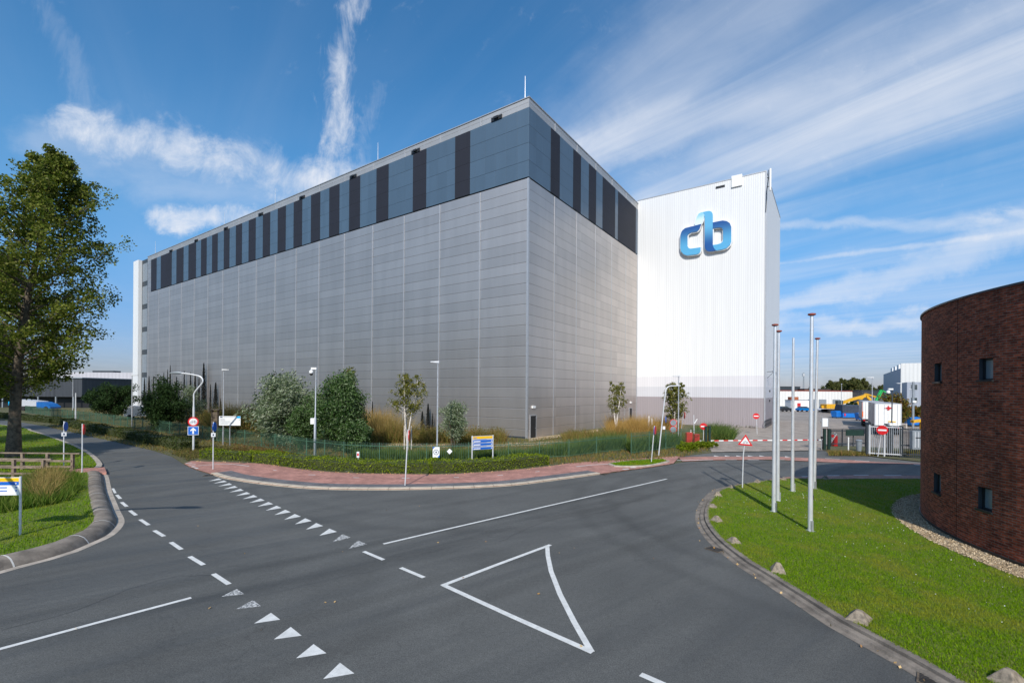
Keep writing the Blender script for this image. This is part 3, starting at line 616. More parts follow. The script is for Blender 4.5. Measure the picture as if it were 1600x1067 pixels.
# reeds right behind the fence
rl = [p+V(.1, .7) for p in fr_[3:]]+[e0+V(.3,.6), e1+V(.3,.8)]
rp = [tuple(p) for p in rl]+[tuple(p+V(.3,2.0)) for p in rl[::-1]]
P = scatter(rp, 22000); rh = (.62+.42*np.clip((P[:,0]-2)/6, 0, 1))*(1+.28*np.sin(P[:,0]*1.9)*np.sin(P[:,1]*1.3+P[:,0]*.7)); struct(npmesh('fence_reeds', blades(P, .05, rh, .05, .6), 3, M_REED), 'stuff', 'dense dark green reeds right behind the picket fence', 'reeds')
def mass(name, pxs, D0, D1, hgt, n, m, label, wd=.05, lean=.7, leaf=False, ld=None):
    poly = []
    for x in pxs: poly.append(tuple(AT(x, 640, D0).xy))
    for x in pxs[::-1]: poly.append(tuple(AT(x, 640, D1).xy))
    P = scatter(poly, n); nz = np.sin(P[:,0]*1.3+1)*np.cos(P[:,1]*.9)*.25+np.sin(P[:,0]*3.1)*.12+1
    if leaf:
        Z = np.abs(RNG.normal(size=len(P)))*.5; Z = np.minimum(Z, 1)*hgt*nz; v = leaves(np.concatenate([P, (Z+.05)[:,None]], 1), wd, .6)
        return struct(npmesh(name, v, 4, m), 'stuff', label, 'plants')
    v = blades(P, .05, hgt, wd, lean, .35, ld); v = v.reshape(-1,3,3); v[:,2,2] = .05+(v[:,2,2]-.05)*nz
    return struct(npmesh(name, v.reshape(-1,3), 3, m), 'stuff', label, 'plants')
mass('tall_weeds', [556,600,660,720,790], 45, 49, 1.2, 5000, M_WEED, 'brown and olive tall weeds below the grey wall')
mass('tall_weeds', [556,600,640], 46, 50, 2.2, 2600, M_DRY, 'high sunlit straw coloured weeds right of the big shrub')
mass('scrub', [550,600,660,720,790], 45.5, 49, 1.3, 9000, M_WEED, 'leafy brown scrub among the tall weeds under the wall', .13, .7, True)
mass('scrub', [330,380,440,480], 50, 57, 2.3, 9000, M_WEED, 'leafy olive scrub behind the notice board', .16, .7, True)
mass('golden_grass', [560,585,612], 50, 51.5, 2.6, 1500, M_GOLD, 'golden feathery grass clump right of the big shrub', .04, .5)
mass('tall_weeds', [330,380,440,480], 52, 58, 2.6, 9000, M_WEED, 'olive scrub behind the white notice board')
mass('golden_grass', [950,990,1030,1060], 54, 60, 1.7, 8000, M_GOLD, 'golden ornamental grass by the corner of the white block', .04, .5)
mass('tall_weeds', [880,940,1000,1060,1110], 46, 53, .8, 9000, M_WEED, 'low yellowish weeds before the golden grass')
mass('yard_weeds', [1090,1120,1147], 50, 57, 1.2, 3500, M_REED, 'green weeds beside the entrance', .05, .9)
mass('red_weeds', [365,400,440,465], 36.5, 39, .8, 2200, leafmat('red_weed', [(.12,.04,.02),(.2,.1,.04),(.1,.1,.02)], .3), 'reddish weeds before the picket fence', .08, .7, True)
mass('gate_weeds', [1296,1330,1360,1400,1440], 38.5, 40.2, .3, 3000, M_WEED, 'weeds and dead leaves at the foot of the grey gate', .05, .9)
flat('pale_gravel_strip', [(826,690),(900,680.5),(935,675),(935,671),(900,676.5),(826,685)], .062, M_GRAVEL)
flat('pale_gravel_bank', [(540,697),(700,700),(830,697),(905,690),(905,687),(830,692),(700,694),(540,692)], .064, M_GRAVEL)

# ------------------------------------------------------------------ hedges
M_HIN = mat('hedge_inner', (.04,.05,.012), .95)
def hedge(line_px, wd, hgt, label, m, dens=420, z0=.06, world=None, lf=.085):
    L = smooth_line(world if world else GL(line_px), .6); c = L[0]; root = thing('clipped_hedge', label, 'hedge', (c.x, c.y, z0))
    sweep(L, [(.08,z0),(.06,z0+hgt-.08),(.12,z0+hgt-.05),(wd-.12,z0+hgt-.05),(wd-.06,z0+hgt-.08),(wd-.08,z0)]).build('branches', M_HIN, root, local=False)
    P = []; 
    for a, b in zip(L, L[1:]):
        t = (b-a); ln = t.length; t = t.normalized(); nn = V(-t.y, t.x); n = int(ln*dens)
        s = RNG.uniform(0, ln, n); sd_ = RNG.random(n); top = sd_ < .5
        off = np.where(top, RNG.uniform(-.02, wd, n), np.where(sd_ < .85, RNG.normal(0, .04, n), wd+RNG.normal(0, .04, n)))
        zz_ = np.where(top, hgt+RNG.normal(0, .04, n), RNG.uniform(0, hgt, n))
        bul = .06*np.sin(s*2.1+a.x)+.05*np.sin(a.x*1.7+a.y)
        P.append(np.stack([a.x+t.x*s+nn.x*(off+bul*.5), a.y+t.y*s+nn.y*(off+bul*.5), z0+zz_+bul*top], 1))
    for q, nb_ in ((L[0], L[1]), (L[-1], L[-2])):
        t = (q-nb_).normalized(); tt = (L[1]-L[0]).normalized() if q is L[0] else (L[-1]-L[-2]).normalized(); nn = V(-tt.y, tt.x); n = int(wd*hgt*dens*2)
        o_ = RNG.uniform(0, wd, n); e_ = RNG.normal(.02, .05, n); P.append(np.stack([q.x+nn.x*o_+t.x*e_, q.y+nn.y*o_+t.y*e_, z0+RNG.uniform(0, hgt, n)], 1))
        mbx = [V(*(q+nn*o2)) for o2 in (.08, wd-.08)]
        MB().add([(mbx[0].x,mbx[0].y,z0),(mbx[1].x,mbx[1].y,z0),(mbx[1].x,mbx[1].y,z0+hgt-.08),(mbx[0].x,mbx[0].y,z0+hgt-.08)], [(0,1,2,3)]).build('end_branches', M_HIN, root, local=False)
    P = np.concatenate(P); npmesh('foliage', leaves(P, lf, .7), 4, m, root, (c.x, c.y, z0)); return root
hedge([(312,718),(340,719.8),(372,721),(392,722.3)], 1.0, .62, 'short clipped green hedge block behind the blue topped post', M_HEDGE)
hedge([(394,723.6),(440,728.6),(480,734),(540,738.4),(600,740.2),(665,741),(672,741.2)], 1.5, .62, 'long low clipped hedge along the red path left of the bright one', M_HEDGE)
hedge([(673,741.2),(737,738.6),(800,734.2),(857,727.6)], 1.5, .66, 'low bright green hedge below the blue and yellow direction sign', M_HEDGE)
hn = [i for i, p in enumerate(NS) if p.y > 36.5 and p.x < -22]
HB = offset(NS, 1.1)
seg = [HB[i] for i in hn]
ix = [int(len(seg)*f) for f in (0, .45, .72, 1)]
for a, b, lab in ((0,1,'farthest shaded hedge beside the road at the left'),(1,2,'middle shaded clipped hedge beside the road at the left'),(2,3,'nearest shaded hedge beside the left road, curving round the corner')):
    sg = seg[ix[a]:ix[b]-1][::3]
    if len(sg) > 2: hedge(None, 1.4, .75, lab, M_HEDGED, 160, world=sg, lf=.13)
P = scatter([tuple(G(*p).xy) for p in [(268,711),(295,722),(312,716),(392,721),(470,731),(470,716),(380,703),(300,697)]], 9000)
struct(npmesh('ground_cover', leaves(np.concatenate([P, np.abs(RNG.normal(.05,.12,(len(P),1)))+.06], 1), .09, .7), 4, leafmat('cover', [(.08,.09,.02),(.16,.15,.04),(.12,.08,.04)], .3)), 'stuff', 'dry trailing ground cover around the curved lamp post', 'plants')

# ------------------------------------------------------------------ trees and shrubs
def clump(c, r, n, flat_=1.0): 
    d_ = unit(RNG.normal(size=(n,3)))*(RNG.random((n,1))**.45)*r; d_[:,2] *= flat_; return d_+np.array(c)
def tree(loc, hgt, prof, label, name, m, bark, nb=60, leaf=.2, per=260, trunk_r=.4, z0=0, zc=.25, up=.55, lean=(0,0), seed=1, stems=1, aspect=.75, cl=.95, group=None, cat='tree', bias=None, bw=0.0):
    global RNG
    rs = np.random.default_rng(seed); root = thing(name, label, cat, loc, 0, group); tr = MB(); P = []
    for s_ in range(stems):
        an = 2*math.pi*s_/max(stems,1)+seed; sp = (.12*hgt if stems > 1 else 0)
        top = V(lean[0]+sp*math.cos(an), lean[1]+sp*math.sin(an), hgt*.97); n = 9
        pts = []
        for k in range(n):
            f = k/(n-1); pts.append(V(top.x*f**1.3+.02*hgt*math.sin(f*5+seed+s_)*f, top.y*f**1.3+.02*hgt*math.cos(f*4+seed)*f, top.z*f))
        tr.tube(pts, [trunk_r*(1.25 if k == 0 else 1)*(1-.88*(k/(n-1)))+.015 for k in range(n)], 10)
        nbs = nb//stems
        for b in range(nbs):
            f = zc+(1-zc)*(b+rs.random()*.8)/nbs; f = min(f, .985); h_ = f*hgt; kk = f*(n-1); k0 = min(int(kk), n-2); base = pts[k0].lerp(pts[k0+1], kk-k0)
            az = b*2.4+rs.normal()*.5+s_; rr = np.interp(f, [p[0] for p in prof], [p[1] for p in prof])*(.62+.5*rs.random())
            dr = V(math.cos(az), math.sin(az), 0); endp = base+dr*rr+V(0, 0, rr*up*(.6+.6*rs.random()))
            if endp.z > hgt*1.03: endp.z = hgt*1.03
            mid = base.lerp(endp, .5)+V(0, 0, -.05*rr)
            tr.tube([base, mid, endp], [max(.02, trunk_r*.22*(1-f*.6)), max(.014, trunk_r*.11), .008], 5, cap=False)
            ncl = max(2, int(rr/cl*1.7))
            for c in range(ncl):
                g = .28+.76*(c+rs.random()*.5)/ncl; q = base.lerp(mid, g*2) if g < .5 else mid.lerp(endp, g*2-1)
                q = V(*(q+V(*(rs.normal(size=3)*cl*.45))))
                P.append(clump(tuple(q), cl*(.5+.6*rs.random()), int(per*(.6+.7*rs.random())/ncl*2)))
    tr.build('trunk', bark, root, smooth=True); P = np.concatenate(P)
    npmesh('crown', leaves(P, leaf, aspect, bias, bw), 4, m, root, (0,0,0)); return root
bt = G(21, 716)
PR = [(.2,3.4),(.28,5.0),(.45,5.8),(.6,5.6),(.75,4.3),(.86,2.7),(.94,1.5),(1,.6)]
T1 = tree((bt.x, bt.y, .1), 23.0, PR, 'tall leafy tree with leaning bare trunk on the left lawn', 'poplar_tree', M_LEAF, M_BARK, nb=145, leaf=.18, per=215, trunk_r=.36, lean=(2.0,.3), seed=3, up=.62, zc=.2, group='tall trees on the left lawn', cl=.62)
T2 = dup(T1, (-48.3, 43, .1), 1.9, 'second tall tree at the left edge, its trunk cut by the photo edge')
T2.scale = (.9,.9,.8)
for i, (x, y, rz, sc_, lb) in enumerate([(-84,64,.7,.8,'dark tall tree far left behind the lawn'),(-39,19,2.8,.95,'nearest tall tree left of the lawn, outside the view, shading the road'),(-52,29,4.1,.9,'middle tall tree left of the lawn, outside the view, shading the hedge'),(-66,41,5.0,.9,'farthest tall tree left of the lawn, outside the view, shading the left hall')]):
    dup(T1, (x, y, .1), rz, lb, sc_)
# narrow dark conifers, added to stand in for the spiky silhouettes on the wall
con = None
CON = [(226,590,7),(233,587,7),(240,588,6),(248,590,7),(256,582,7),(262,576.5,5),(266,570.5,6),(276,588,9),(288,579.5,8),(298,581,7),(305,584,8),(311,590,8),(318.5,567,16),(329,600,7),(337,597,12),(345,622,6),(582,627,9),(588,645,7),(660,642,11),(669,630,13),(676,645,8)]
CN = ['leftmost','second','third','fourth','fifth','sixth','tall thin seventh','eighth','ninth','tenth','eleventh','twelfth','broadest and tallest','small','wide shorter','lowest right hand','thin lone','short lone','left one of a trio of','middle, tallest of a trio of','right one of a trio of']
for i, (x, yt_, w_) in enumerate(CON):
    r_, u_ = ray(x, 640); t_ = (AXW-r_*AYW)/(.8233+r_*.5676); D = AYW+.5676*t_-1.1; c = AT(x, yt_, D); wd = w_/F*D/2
    lab = CN[i]+(' dark conifer silhouette counted from the left along the warehouse wall' if i < 12 else ' dark conifer'+(' silhouette of the row at the left part of the warehouse wall' if i < 16 else (' silhouette right of the large dense shrub' if i < 18 else ' silhouette between birch and straight lamp')))
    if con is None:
        root = thing('added_conifer', lab, 'added_conifer', (c.x, D, 0), 0, 'added dark narrow conifers for the silhouettes on the warehouse wall')
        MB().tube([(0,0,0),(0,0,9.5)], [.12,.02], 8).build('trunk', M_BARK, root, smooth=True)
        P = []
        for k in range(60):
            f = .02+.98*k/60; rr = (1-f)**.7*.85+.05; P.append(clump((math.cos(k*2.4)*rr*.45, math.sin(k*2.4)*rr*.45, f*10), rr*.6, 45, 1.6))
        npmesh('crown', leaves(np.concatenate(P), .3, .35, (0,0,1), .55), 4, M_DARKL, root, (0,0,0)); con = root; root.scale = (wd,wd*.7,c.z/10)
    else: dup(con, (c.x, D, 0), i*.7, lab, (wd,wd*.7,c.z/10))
def shrub(px_, D, top, bot, wpx, label, m, leaf, n, aspect=.35, bias=None, bw=0.0, name='shrub', stems=5, seed=1, jag=.25, dep=.8):
    """rounded bush: stems fanning out, leaf clumps on an uneven volume"""
    rs = np.random.default_rng(seed); c = AT(px_, 640, D); zt = ZA(px_, top, D); zb = max(.05, ZA(px_, bot, D)); w2 = wpx/F*D/2
    root = thing(name, label, 'shrub' if name == 'shrub' else 'tree', (c.x, D, .05)); tr = MB(); hh = zt-zb; P = []
    for k in range(stems*3):
        a = rs.random()*6.28; rr = w2*.75*rs.random()**.5; e = V(math.cos(a)*rr, math.sin(a)*rr*dep, zb+hh*(.45+.4*rs.random())-.05)
        b0 = V(math.cos(a)*.12, math.sin(a)*.12, 0); tr.tube([b0, b0.lerp(e, .4)+V(0,0,.15*hh), e], [.05,.03,.01], 6, cap=False)
    tr.build('stems', M_BARK, root, smooth=True); ncl = int(n/130)
    for k in range(ncl):
        u_ = unit(rs.normal(size=(1,3)))[0]; q = rs.random()**.4; zf = (u_[2]*q+1)/2
        wf = w2*(.72+.36*math.sin(min(1, zf*1.25)*math.pi*.78))*(1+jag*rs.normal()*.5)
        P.append(clump((u_[0]*q*wf*.92, u_[1]*q*wf*dep, zb+zf*hh*(.96+jag*.12*rs.normal())-.05), .12*hh+.12, 130))
    npmesh('foliage', leaves(np.concatenate(P), leaf, aspect, bias, bw), 4, m, root, (0,0,0)); return root
shrub(449, 41, 586, 695, 88, 'silvery willow shrub blown sideways left of the camera mast', M_WILLOW, .30, 24000, .26, (.75,0,.6), .55, seed=2, jag=.5)
shrub(432, 43.5, 588, 690, 50, 'thin olive shrub at the back left of the silvery willow shrub', M_BUSH, .22, 7000, .4, seed=12, jag=.7)
shrub(478, 39.5, 625, 700, 50, 'mid green shrub filling the gap beside the camera mast', M_SHRUB, .22, 8000, .35, seed=3)
shrub(535, 38.5, 586, 700, 74, 'large dense green shrub right of the camera mast', M_SHRUB, .25, 26000, .32, (-.3,0,.8), .3, seed=4, jag=.35)
shrub(556, 37.6, 655, 705, 52, 'lower green spreading part shrub at the right foot of the large shrub', M_SHRUB, .24, 7000, .32, seed=5)
shrub(545, 42, 577, 640, 16, 'yellowish spire poking above the large dense shrub', M_BIRCH, .2, 1600, .4, seed=6)
shrub(258, 56, 594, 668, 62, 'dark rounded bush in front of the warehouse end', M_BUSH, .26, 15000, .4, seed=7, jag=.4)
shrub(296, 60, 604, 660, 34, 'thin grey green bush behind the curved lamp post', M_WILLOW, .24, 3600, .35, seed=8, jag=.7)
shrub(176, 74, 597, 648, 62, 'dark bush in front of the low dark hall', M_BUSH, .3, 13000, .4, seed=9, jag=.5)
shrub(312, 66, 640, 662, 120, 'wide dark olive thicket under the warehouse wall', M_WEED, .2, 9000, .4, seed=10, jag=.4, dep=.3)
shrub(708, 41, 624, 684, 40, 'small windswept willow with drooping grey green leaves', M_WILLOW, .24, 7200, .22, (-.5,0,.7), .5, 'young_willow', 2, 11, .55)
kt = AT(708,640,41); 
YP = [(.35,.9),(.5,1.35),(.7,1.2),(.9,.6),(1,.2)]
c = AT(637, 640, 40); tree((c.x, 40, .05), 6.5, YP, 'young birch with pale stems and rounded crown behind the green fence', 'birch_tree', M_BIRCH, M_WBARK, nb=44, leaf=.12, per=62, trunk_r=.07, zc=.45, seed=21, stems=3, cl=.34, up=.8)
c = G(963, 679); tree((c.x, c.y, .05), 6.3, [(.3,.9),(.6,1.0),(.85,.7),(1,.25)], 'slender white stemmed birch in front of the golden grass', 'birch_tree', M_BIRCH, M_WBARK, nb=40, leaf=.14, per=42, trunk_r=.1, zc=.36, seed=22, stems=3, cl=.3, up=1.1)
c = AT(1055, 640, 54); tree((c.x, 54, .05), 6.1, [(.25,1.1),(.5,1.4),(.8,.9),(1,.25)], 'young birch beside the straight lamp before the white block', 'birch_tree', M_BIRCH, M_WBARK, nb=54, leaf=.15, per=60, trunk_r=.09, zc=.3, seed=23, stems=3, cl=.35, up=1.0)
for i, (px_, D, y0_, y1_, wd) in enumerate([(1073,41,690,709,26),(1100,43.5,690,707.5,34)]):
    shrub(px_, D, y0_, y1_, wd, ['rounded low juniper left of the barrier gate','spreading low juniper below the left no entry sign'][i], M_HEDGE, .12, 5200, .5, seed=30+i, jag=.5, dep=.7)
shrub(1396, 74, 611, 668, 34, 'tall bush turning orange beside the white trailer', M_AUT, .3, 9000, .6, seed=33, jag=.4)
shrub(1425, 76, 634, 664, 50, 'green and yellow bush behind the blue bins', M_AUT, .3, 9000, .6, seed=34, jag=.4)
shrub(1330, 120, 626, 640, 14, 'grey green scrub between the far machines', M_BUSH, .4, 1600, .6, seed=35)
far = None
for i, (x, top, wd, D) in enumerate([(1300,598,26,300),(1316,595,26,310),(1332,594,30,300),(1346,595,26,305),(1378,604,20,290),(1366,607,12,330),(1266,606,10,330),(1284,607,10,350),(1240,608,10,350)]):
    c = AT(x, 640, D); hgt = ZA(x, top, D); rr = wd/F*D/2
    lab = ['leftmost tree of the dense far clump above the white hall','second far tree from the left in the dense clump','tallest far tree in the middle of the dense clump','rightmost tree of the dense far clump above the hall','small far tree left of the grey hall','tiny far tree beside the rightmost of the clump','tiny far tree between the flagpoles','small far tree left of the dense clump','tiny far tree beside the radio mast'][i]
    if far is None:
        far = tree((c.x, D, 0), 13, [(.1,4.5),(.4,6.2),(.7,5.6),(1,2)], lab, 'far_tree', leafmat('far_leaf', [(.05,.07,.02),(.10,.11,.03),(.15,.14,.05)], .3), M_BARK, nb=44, leaf=.9, per=110, trunk_r=.35, zc=.1, seed=40, cl=1.8, up=.2, group='far trees beyond the yard'); far.scale = (rr/6.4, rr/6.4, hgt/13)
    else: dup(far, (c.x, D, 0), i*1.1, lab, (rr/6.4, rr/6.4, hgt/13))
# far tree belt along the horizon, one mass with an added unseen ring
P = []
for x in np.arange(-700, 900, 4.0):
    hh = 8+4*math.sin(x*.03)+2*math.sin(x*.17); P.append(clump((x, 640+30*math.sin(x*.01), hh*.5), 5.5, 60, hh*.1))
added_ring = smooth_line([V(-175,165),V(-195,60),V(-190,-40),V(-120,-140),V(0,-175),V(120,-160),V(215,-80),V(235,40)], 2.6)  # ring added out of view to darken what the grey walls reflect
for i_, q_ in enumerate(added_ring):
    hh = (7 if q_.x < -150 and q_.y > 20 else 15)+(1 if q_.x < -150 else 4)*math.sin(i_*.31)+1.5*math.sin(i_*1.13); P.append(clump((q_.x, q_.y, hh*.5), 5.0, 90, hh*.1))
struct(npmesh('distant_woods_added_ring', leaves(np.concatenate(P), 2.2, .8), 4, M_DARKL), 'stuff', 'distant belt of trees on the horizon with an added unseen ring that darkens wall reflections', 'woods')

# ------------------------------------------------------------------ grey warehouse
AX, AY = 1.64, 50.4; ang = math.atan2(.5676, -.8233)
wh = thing('warehouse', 'huge silver grey high warehouse with a slate and charcoal striped top band', 'building', (AX, AY, 0), ang)
LX, LY = 110.0, 34.4
def tL(px_):      # distance along the left wall for a column of the picture
    r, u = ray(px_, 400); return (AX-r*AY)/(.8233+r*.5676)
def tR(px_):
    r, u = ray(px_, 450); return (r*AY-AX)/(.5676-r*.8233)
MB().box(0, LX, -LY, 0, 0, 28.4).build('wall', M_PANEL, wh)
MB().box(.12, LX-.1, -LY+.1, -.12, 28.4, 28.6).build('band_gap', M_BLACK, wh)
MB().box(-.02, LX-2.2, -LY-.01, .02, 28.55, 36.1).build('cladding_band', M_LBAND, wh)
MB().box(LX-2.2, LX, -LY, 0, 28.4, 36.1).build('end_wall', M_PANEL, wh)
MB().box(0, LX, -LY, 0, 36.1, 37.15).build('parapet', M_PARA, wh)
MB().box(-.08, LX+.05, -LY-.05, .08, 37.15, 37.25).build('coping', M_SEAM, wh)
sx = [(85,120),(138,183),(203,232),(253,284),(305,328),(351,374),(400,423),(450,475),(503,532),(562,592),(624,657),(690,725),(762,800),(838,880),(921,966),(1034,1084),(1186,1241),(1361,1423)]
for a, b in sx:
    t0, t1 = tL(200+b/2.6667), tL(200+a/2.6667); t1 = min(t1, LX-2.3)
    MB().box(t0, t1, .021, .05, 28.56, 36.09).build('dark_panel', M_DBAND, wh)
for a, b in [(373,417),(484,521),(561,596),(629,690),(705,792)]:
    t0, t1 = tR(740+a/3.138), min(tR(740+b/3.138), LY-.1)
    MB().box(-.05, -.021, -t1, -t0, 28.56, 36.09).build('dark_panel', M_DBAND, wh)
for k in range(17):
    t = 6.75+6.42*k
    if t < LX: MB().box(t-.07, t+.07, 0.0, .03, 0, 28.38).build('seam', M_SEAM, wh)
    if t < LX-3: MB().box(t-.05, t+.05, 0.0, .03, 36.12, 37.1).build('seam', M_SEAM, wh)
for k in range(5):
    t = 5.8*(k+1); MB().box(-.03, 0, -t-.07, -t+.07, 0, 28.38).build('seam', M_SEAM, wh); MB().box(-.03, 0, -t-.07, -t+.07, 36.12, 37.1).build('seam', M_SEAM, wh)
MB().box(-.06, .16, -.16, .06, 0, 28.4).build('corner_trim', M_SEAM, wh)
MB().box(-.06, .2, -LY-.05, -LY+.25, 0, 28.4).build('corner_trim', M_SEAM, wh)
for a in (110, ): pass
for xx in (180,285,408,553,725,937,1197,1555):
    t = tL(200+xx/2.6667) if xx < 1500 else tL(775)
    mb = MB(); mb.box(t-.75, t+.75, .0, .12, 36.05, 36.5); mb.box(t-.3, t+.3, .12, .3, 36.2, 36.42); mb.build('roof_vent', M_BLACK, wh)
for px_, hh in ((814,2.9),(584,2.9),(424,3.0),(345,3.0),(238,3.4)):
    t = tL(px_); MB().tube([(t,-.6,37.2),(t,-.6,37.25+hh)], [.045,.02], 6).build('lightning_rod', M_WPOLE, wh)
for t0, t1 in ((tR(830),tR(838.5)), (tR(984.5),tR(988.5))):
    fr = MB(); fr.box(-.06,0,-t1-.1,-t0+.1,2.5,2.62); fr.box(-.06,0,-t0-.0,-t0+.1,.0,2.5); fr.box(-.06,0,-t1-.1,-t1,.0,2.5); fo = fr.build('door_frame', M_SEAM, wh)
    MB().box(-.03,0.0,-t1,-t0,.05,2.5).build('door', M_BLACK, fo); MB().bx(-.07,-t1+.12,1.1,.06,.12,.04).build('handle', M_STEEL, fo)
    MB().box(-.16,0,-(t0+t1)/2-.3,-(t0+t1)/2+.3,3.35,3.6).build('wall_lamp', M_WHITE, wh)
MB().box(.05, LX+.1, .002, .05, 0, .25).build('plinth', M_DGREY, wh)
# end pier of the left wall: window strip and white fin
ef = MB(); ef.box(LX, LX+4.2, -6, -.15, 0, 36.9); ef.build('stair_tower', M_DGREY, wh)
for k in range(6):
    z0 = 3.5+k*5.6; w_ = MB().box(LX+.5, LX+3.6, -.15, -.08, z0, z0+4.4).build('window', M_GREY, wh)
MB().box(LX+4.2, LX+7.6, -9, .6, 0, 37.0).build('white_fin', M_TW, wh)

# ------------------------------------------------------------------ white tower
tw = thing('white_block', 'tall white corrugated block with a blue cb logo and mauve grey base', 'building', (T0.x, T0.y, 0), ang)
TWW = 19.3; TD = 22.0; TH = 37.6
def tbox(z0, z1, m, g=0.0): return MB().box(0-g, TWW+g, -TD-g, 0+g, z0, z1)
for z0, z1, m, nm in ((0,4.45,M_TG3,'base_cladding'),(4.45,6.1,M_TG2,'light_grey_band'),(6.1,7.75,M_TG1,'pale_grey_band'),(7.75,TH,M_TW,'wall')): tbox(z0, z1, m).build(nm, m, tw)
MB().box(-.05, TWW+.05, -TD-.05, .05, TH, TH+.12).build('coping', M_SEAM, tw)
MB().box(-.08,.08,-.08,.08,0,TH).build('corner_trim', M_SEAM, tw)
MB().box(3.2,4.65,-.5,.22,TH-1.3,TH+.4).build('roof_box', M_WHITE, tw)
ap = MB(); ap.tube([(-.5,.0,TH-2.9),(-.5,.0,TH+.25)], .15, 8); ap.build('antenna', M_WHITE, tw)
ap = MB(); ap.tube([(-.25,.05,TH+.1),(-.3,.3,TH-1.2),(-.1,.25,TH-3),(.05,.08,TH-6)], .05, 6); ap.bar((-.5,0,TH-1),(0,0,TH-1),.08); ap.bar((-.5,0,TH-2.3),(0,0,TH-2.3),.08); ap.build('antenna_cable', M_BLACK, tw)
MB().box(5.6,6.9,0.0,.08,TH-.9,TH-.6).build('louvre', M_BLACK, tw)
MB().box(1.9,2.9,0.0,.05,0,1.5).build('hatch', M_TG3, tw)
for y_, z_ in ((-6,5.5),(-6,4.0),(-12,2.2),(-13,1.2)): MB().bx(-.06, y_, z_, .12, .4, .3).build('vent', M_BLACK, tw)
lb = MB(); lb.bar((-.9,-2.5,8.4),(0,-2.5,8.4),.08); lb.bar((-.9,-2.5,8.35),(0,-2.5,7.4),.05); lb.bx(-.95,-2.5,8.42,.5,.35,.15); lb.build('wall_lamp', M_DGREY, tw)
# logo: outlines in the plane of the wall
logo = thing('logo_sign', 'blue ribbon logo of the letters cb on the white block', 'logo', (T0.x, T0.y, 0), ang)
def onwall(zx, zy):
    x, y = 1040+zx/10.67, 320+zy/10.67; r, u = ray(x, y)
    # wall line: T0 + s*(-.8233,.5676)
    s_ = (r*T0.y-T0.x)/(-.8233-r*.5676)
    D = T0.y+s_*.5676; return (s_, H+u*D)
def grad(name, c0, c1, z0, z1, horiz=False):
    m, k, p = new(name); s = k.sep(k.obj()); f = k.sm(s[0 if horiz else 2], z0, z1); k.put(p.inputs['Base Color'], k.mix(f, c0, c1)); p.inputs['Roughness'].default_value = .35; return m
zt = onwall(700,300)[1]; zb = onwall(700,760)[1]
LB = S(88,165,208); DB = S(34,78,142)
mC = grad('logo_ribbon', LB, DB, zb+.6, zt-.2); mS = grad('logo_stem', S(30,82,148), S(98,172,212), zb+.6, zt-.4); mW = grad('logo_tip', S(215,232,242), S(140,200,232), onwall(500,300)[1]-.2, onwall(640,150)[1])
cpoly = [(610,340),(520,365),(430,385),(345,407),(300,440),(275,480),(262,530),(262,740),(275,795),(315,840),(370,860),(450,853),(540,840),(580,820),(597,785),(597,725),(430,748),(400,738),(380,705),(380,540),(395,508),(440,480),(500,470),(545,460),(580,420)]
tip = [(500,335),(515,280),(535,225),(560,180),(590,155),(640,142),(665,165),(664,200),(650,250),(630,300),(610,340),(560,352),(505,367)]
stem = [(640,144),(700,130),(745,125),(780,140),(797,170),(800,200),(800,690),(815,735),(855,780),(800,790),(740,795),(700,782),(675,750),(666,700),(668,250),(664,190)]
bowl = [(800,315),(880,298),(960,283),(1030,292),(1080,325),(1105,385),(1105,630),(1085,685),(1030,738),(960,762),(855,780),(820,745),(800,688),(870,678),(930,660),(960,635),(970,600),(970,440),(955,408),(920,397),(860,402),(800,412)]
def grow(poly, d_):
    n = len(poly); a = sum(poly[i][0]*poly[(i+1) % n][1]-poly[(i+1) % n][0]*poly[i][1] for i in range(n)); sg = 1 if a > 0 else -1; out = []
    for i in range(n):
        e1 = (V(*poly[i])-V(*poly[i-1])).normalized(); e2 = (V(*poly[(i+1) % n])-V(*poly[i])).normalized()
        nn = (V(e1.y,-e1.x)+V(e2.y,-e2.x)); nn = nn.normalized() if nn.length > .3 else V(e1.y,-e1.x); out.append(tuple(V(*poly[i])+nn*d_*sg))
    return out
for poly, m, nm, dp in ((cpoly,mC,'letter_c',.60),(tip,mW,'ribbon_tip',.62),(bowl,mC,'letter_bowl',.60),(stem,mS,'letter_stem',.64)):
    MB().plate([(-onwall(*p)[0], onwall(*p)[1]) for p in poly], (0,.5,0), (-1,0,0), (0,0,1), dp-.5, 0).build(nm, m, logo)
    MB().plate([(-onwall(*p)[0], onwall(*p)[1]) for p in grow(poly, 13)], (0,.12,0), (-1,0,0), (0,0,1), .36+(dp-.6)*.3, 0, 0).build('letter_rim', [M_SWH], logo)

# ------------------------------------------------------------------ round brick building
JOINT = 0.0
def circ(px_):
    r, u = ray(px_, 680); a = r*r+1; b = -2*(r*CX+CY); c_ = CX*CX+CY*CY-CR*CR; q = b*b-4*a*c_; D = (-b-math.sqrt(max(q, 0)))/(2*a); return math.atan2(D-CY, r*D-CX) % (2*math.pi), D
JOINT = (circ(1495)[0]-2*math.pi if circ(1495)[0] > math.pi else circ(1495)[0])*CR
M_BRICK = brick_mat(CR)
BH = 8.55
br = thing('brick_building', 'round dark red brick building with small square windows', 'building', (CX, CY, 0))
wins = []
for p0, p1 in ((1459.5,1470.5),(1529,1551)):
    for z0, z1 in ((5.70,6.42),(1.48,2.22)): wins.append((min(circ(p0)[0],circ(p1)[0]), max(circ(p0)[0],circ(p1)[0]), z0, z1))
wA, wB = wins[0][:2], wins[2][:2]
angs = sorted(set([round(2*math.pi*k/160, 5) for k in range(161)]+[wA[0],wA[1],wB[0],wB[1]]))
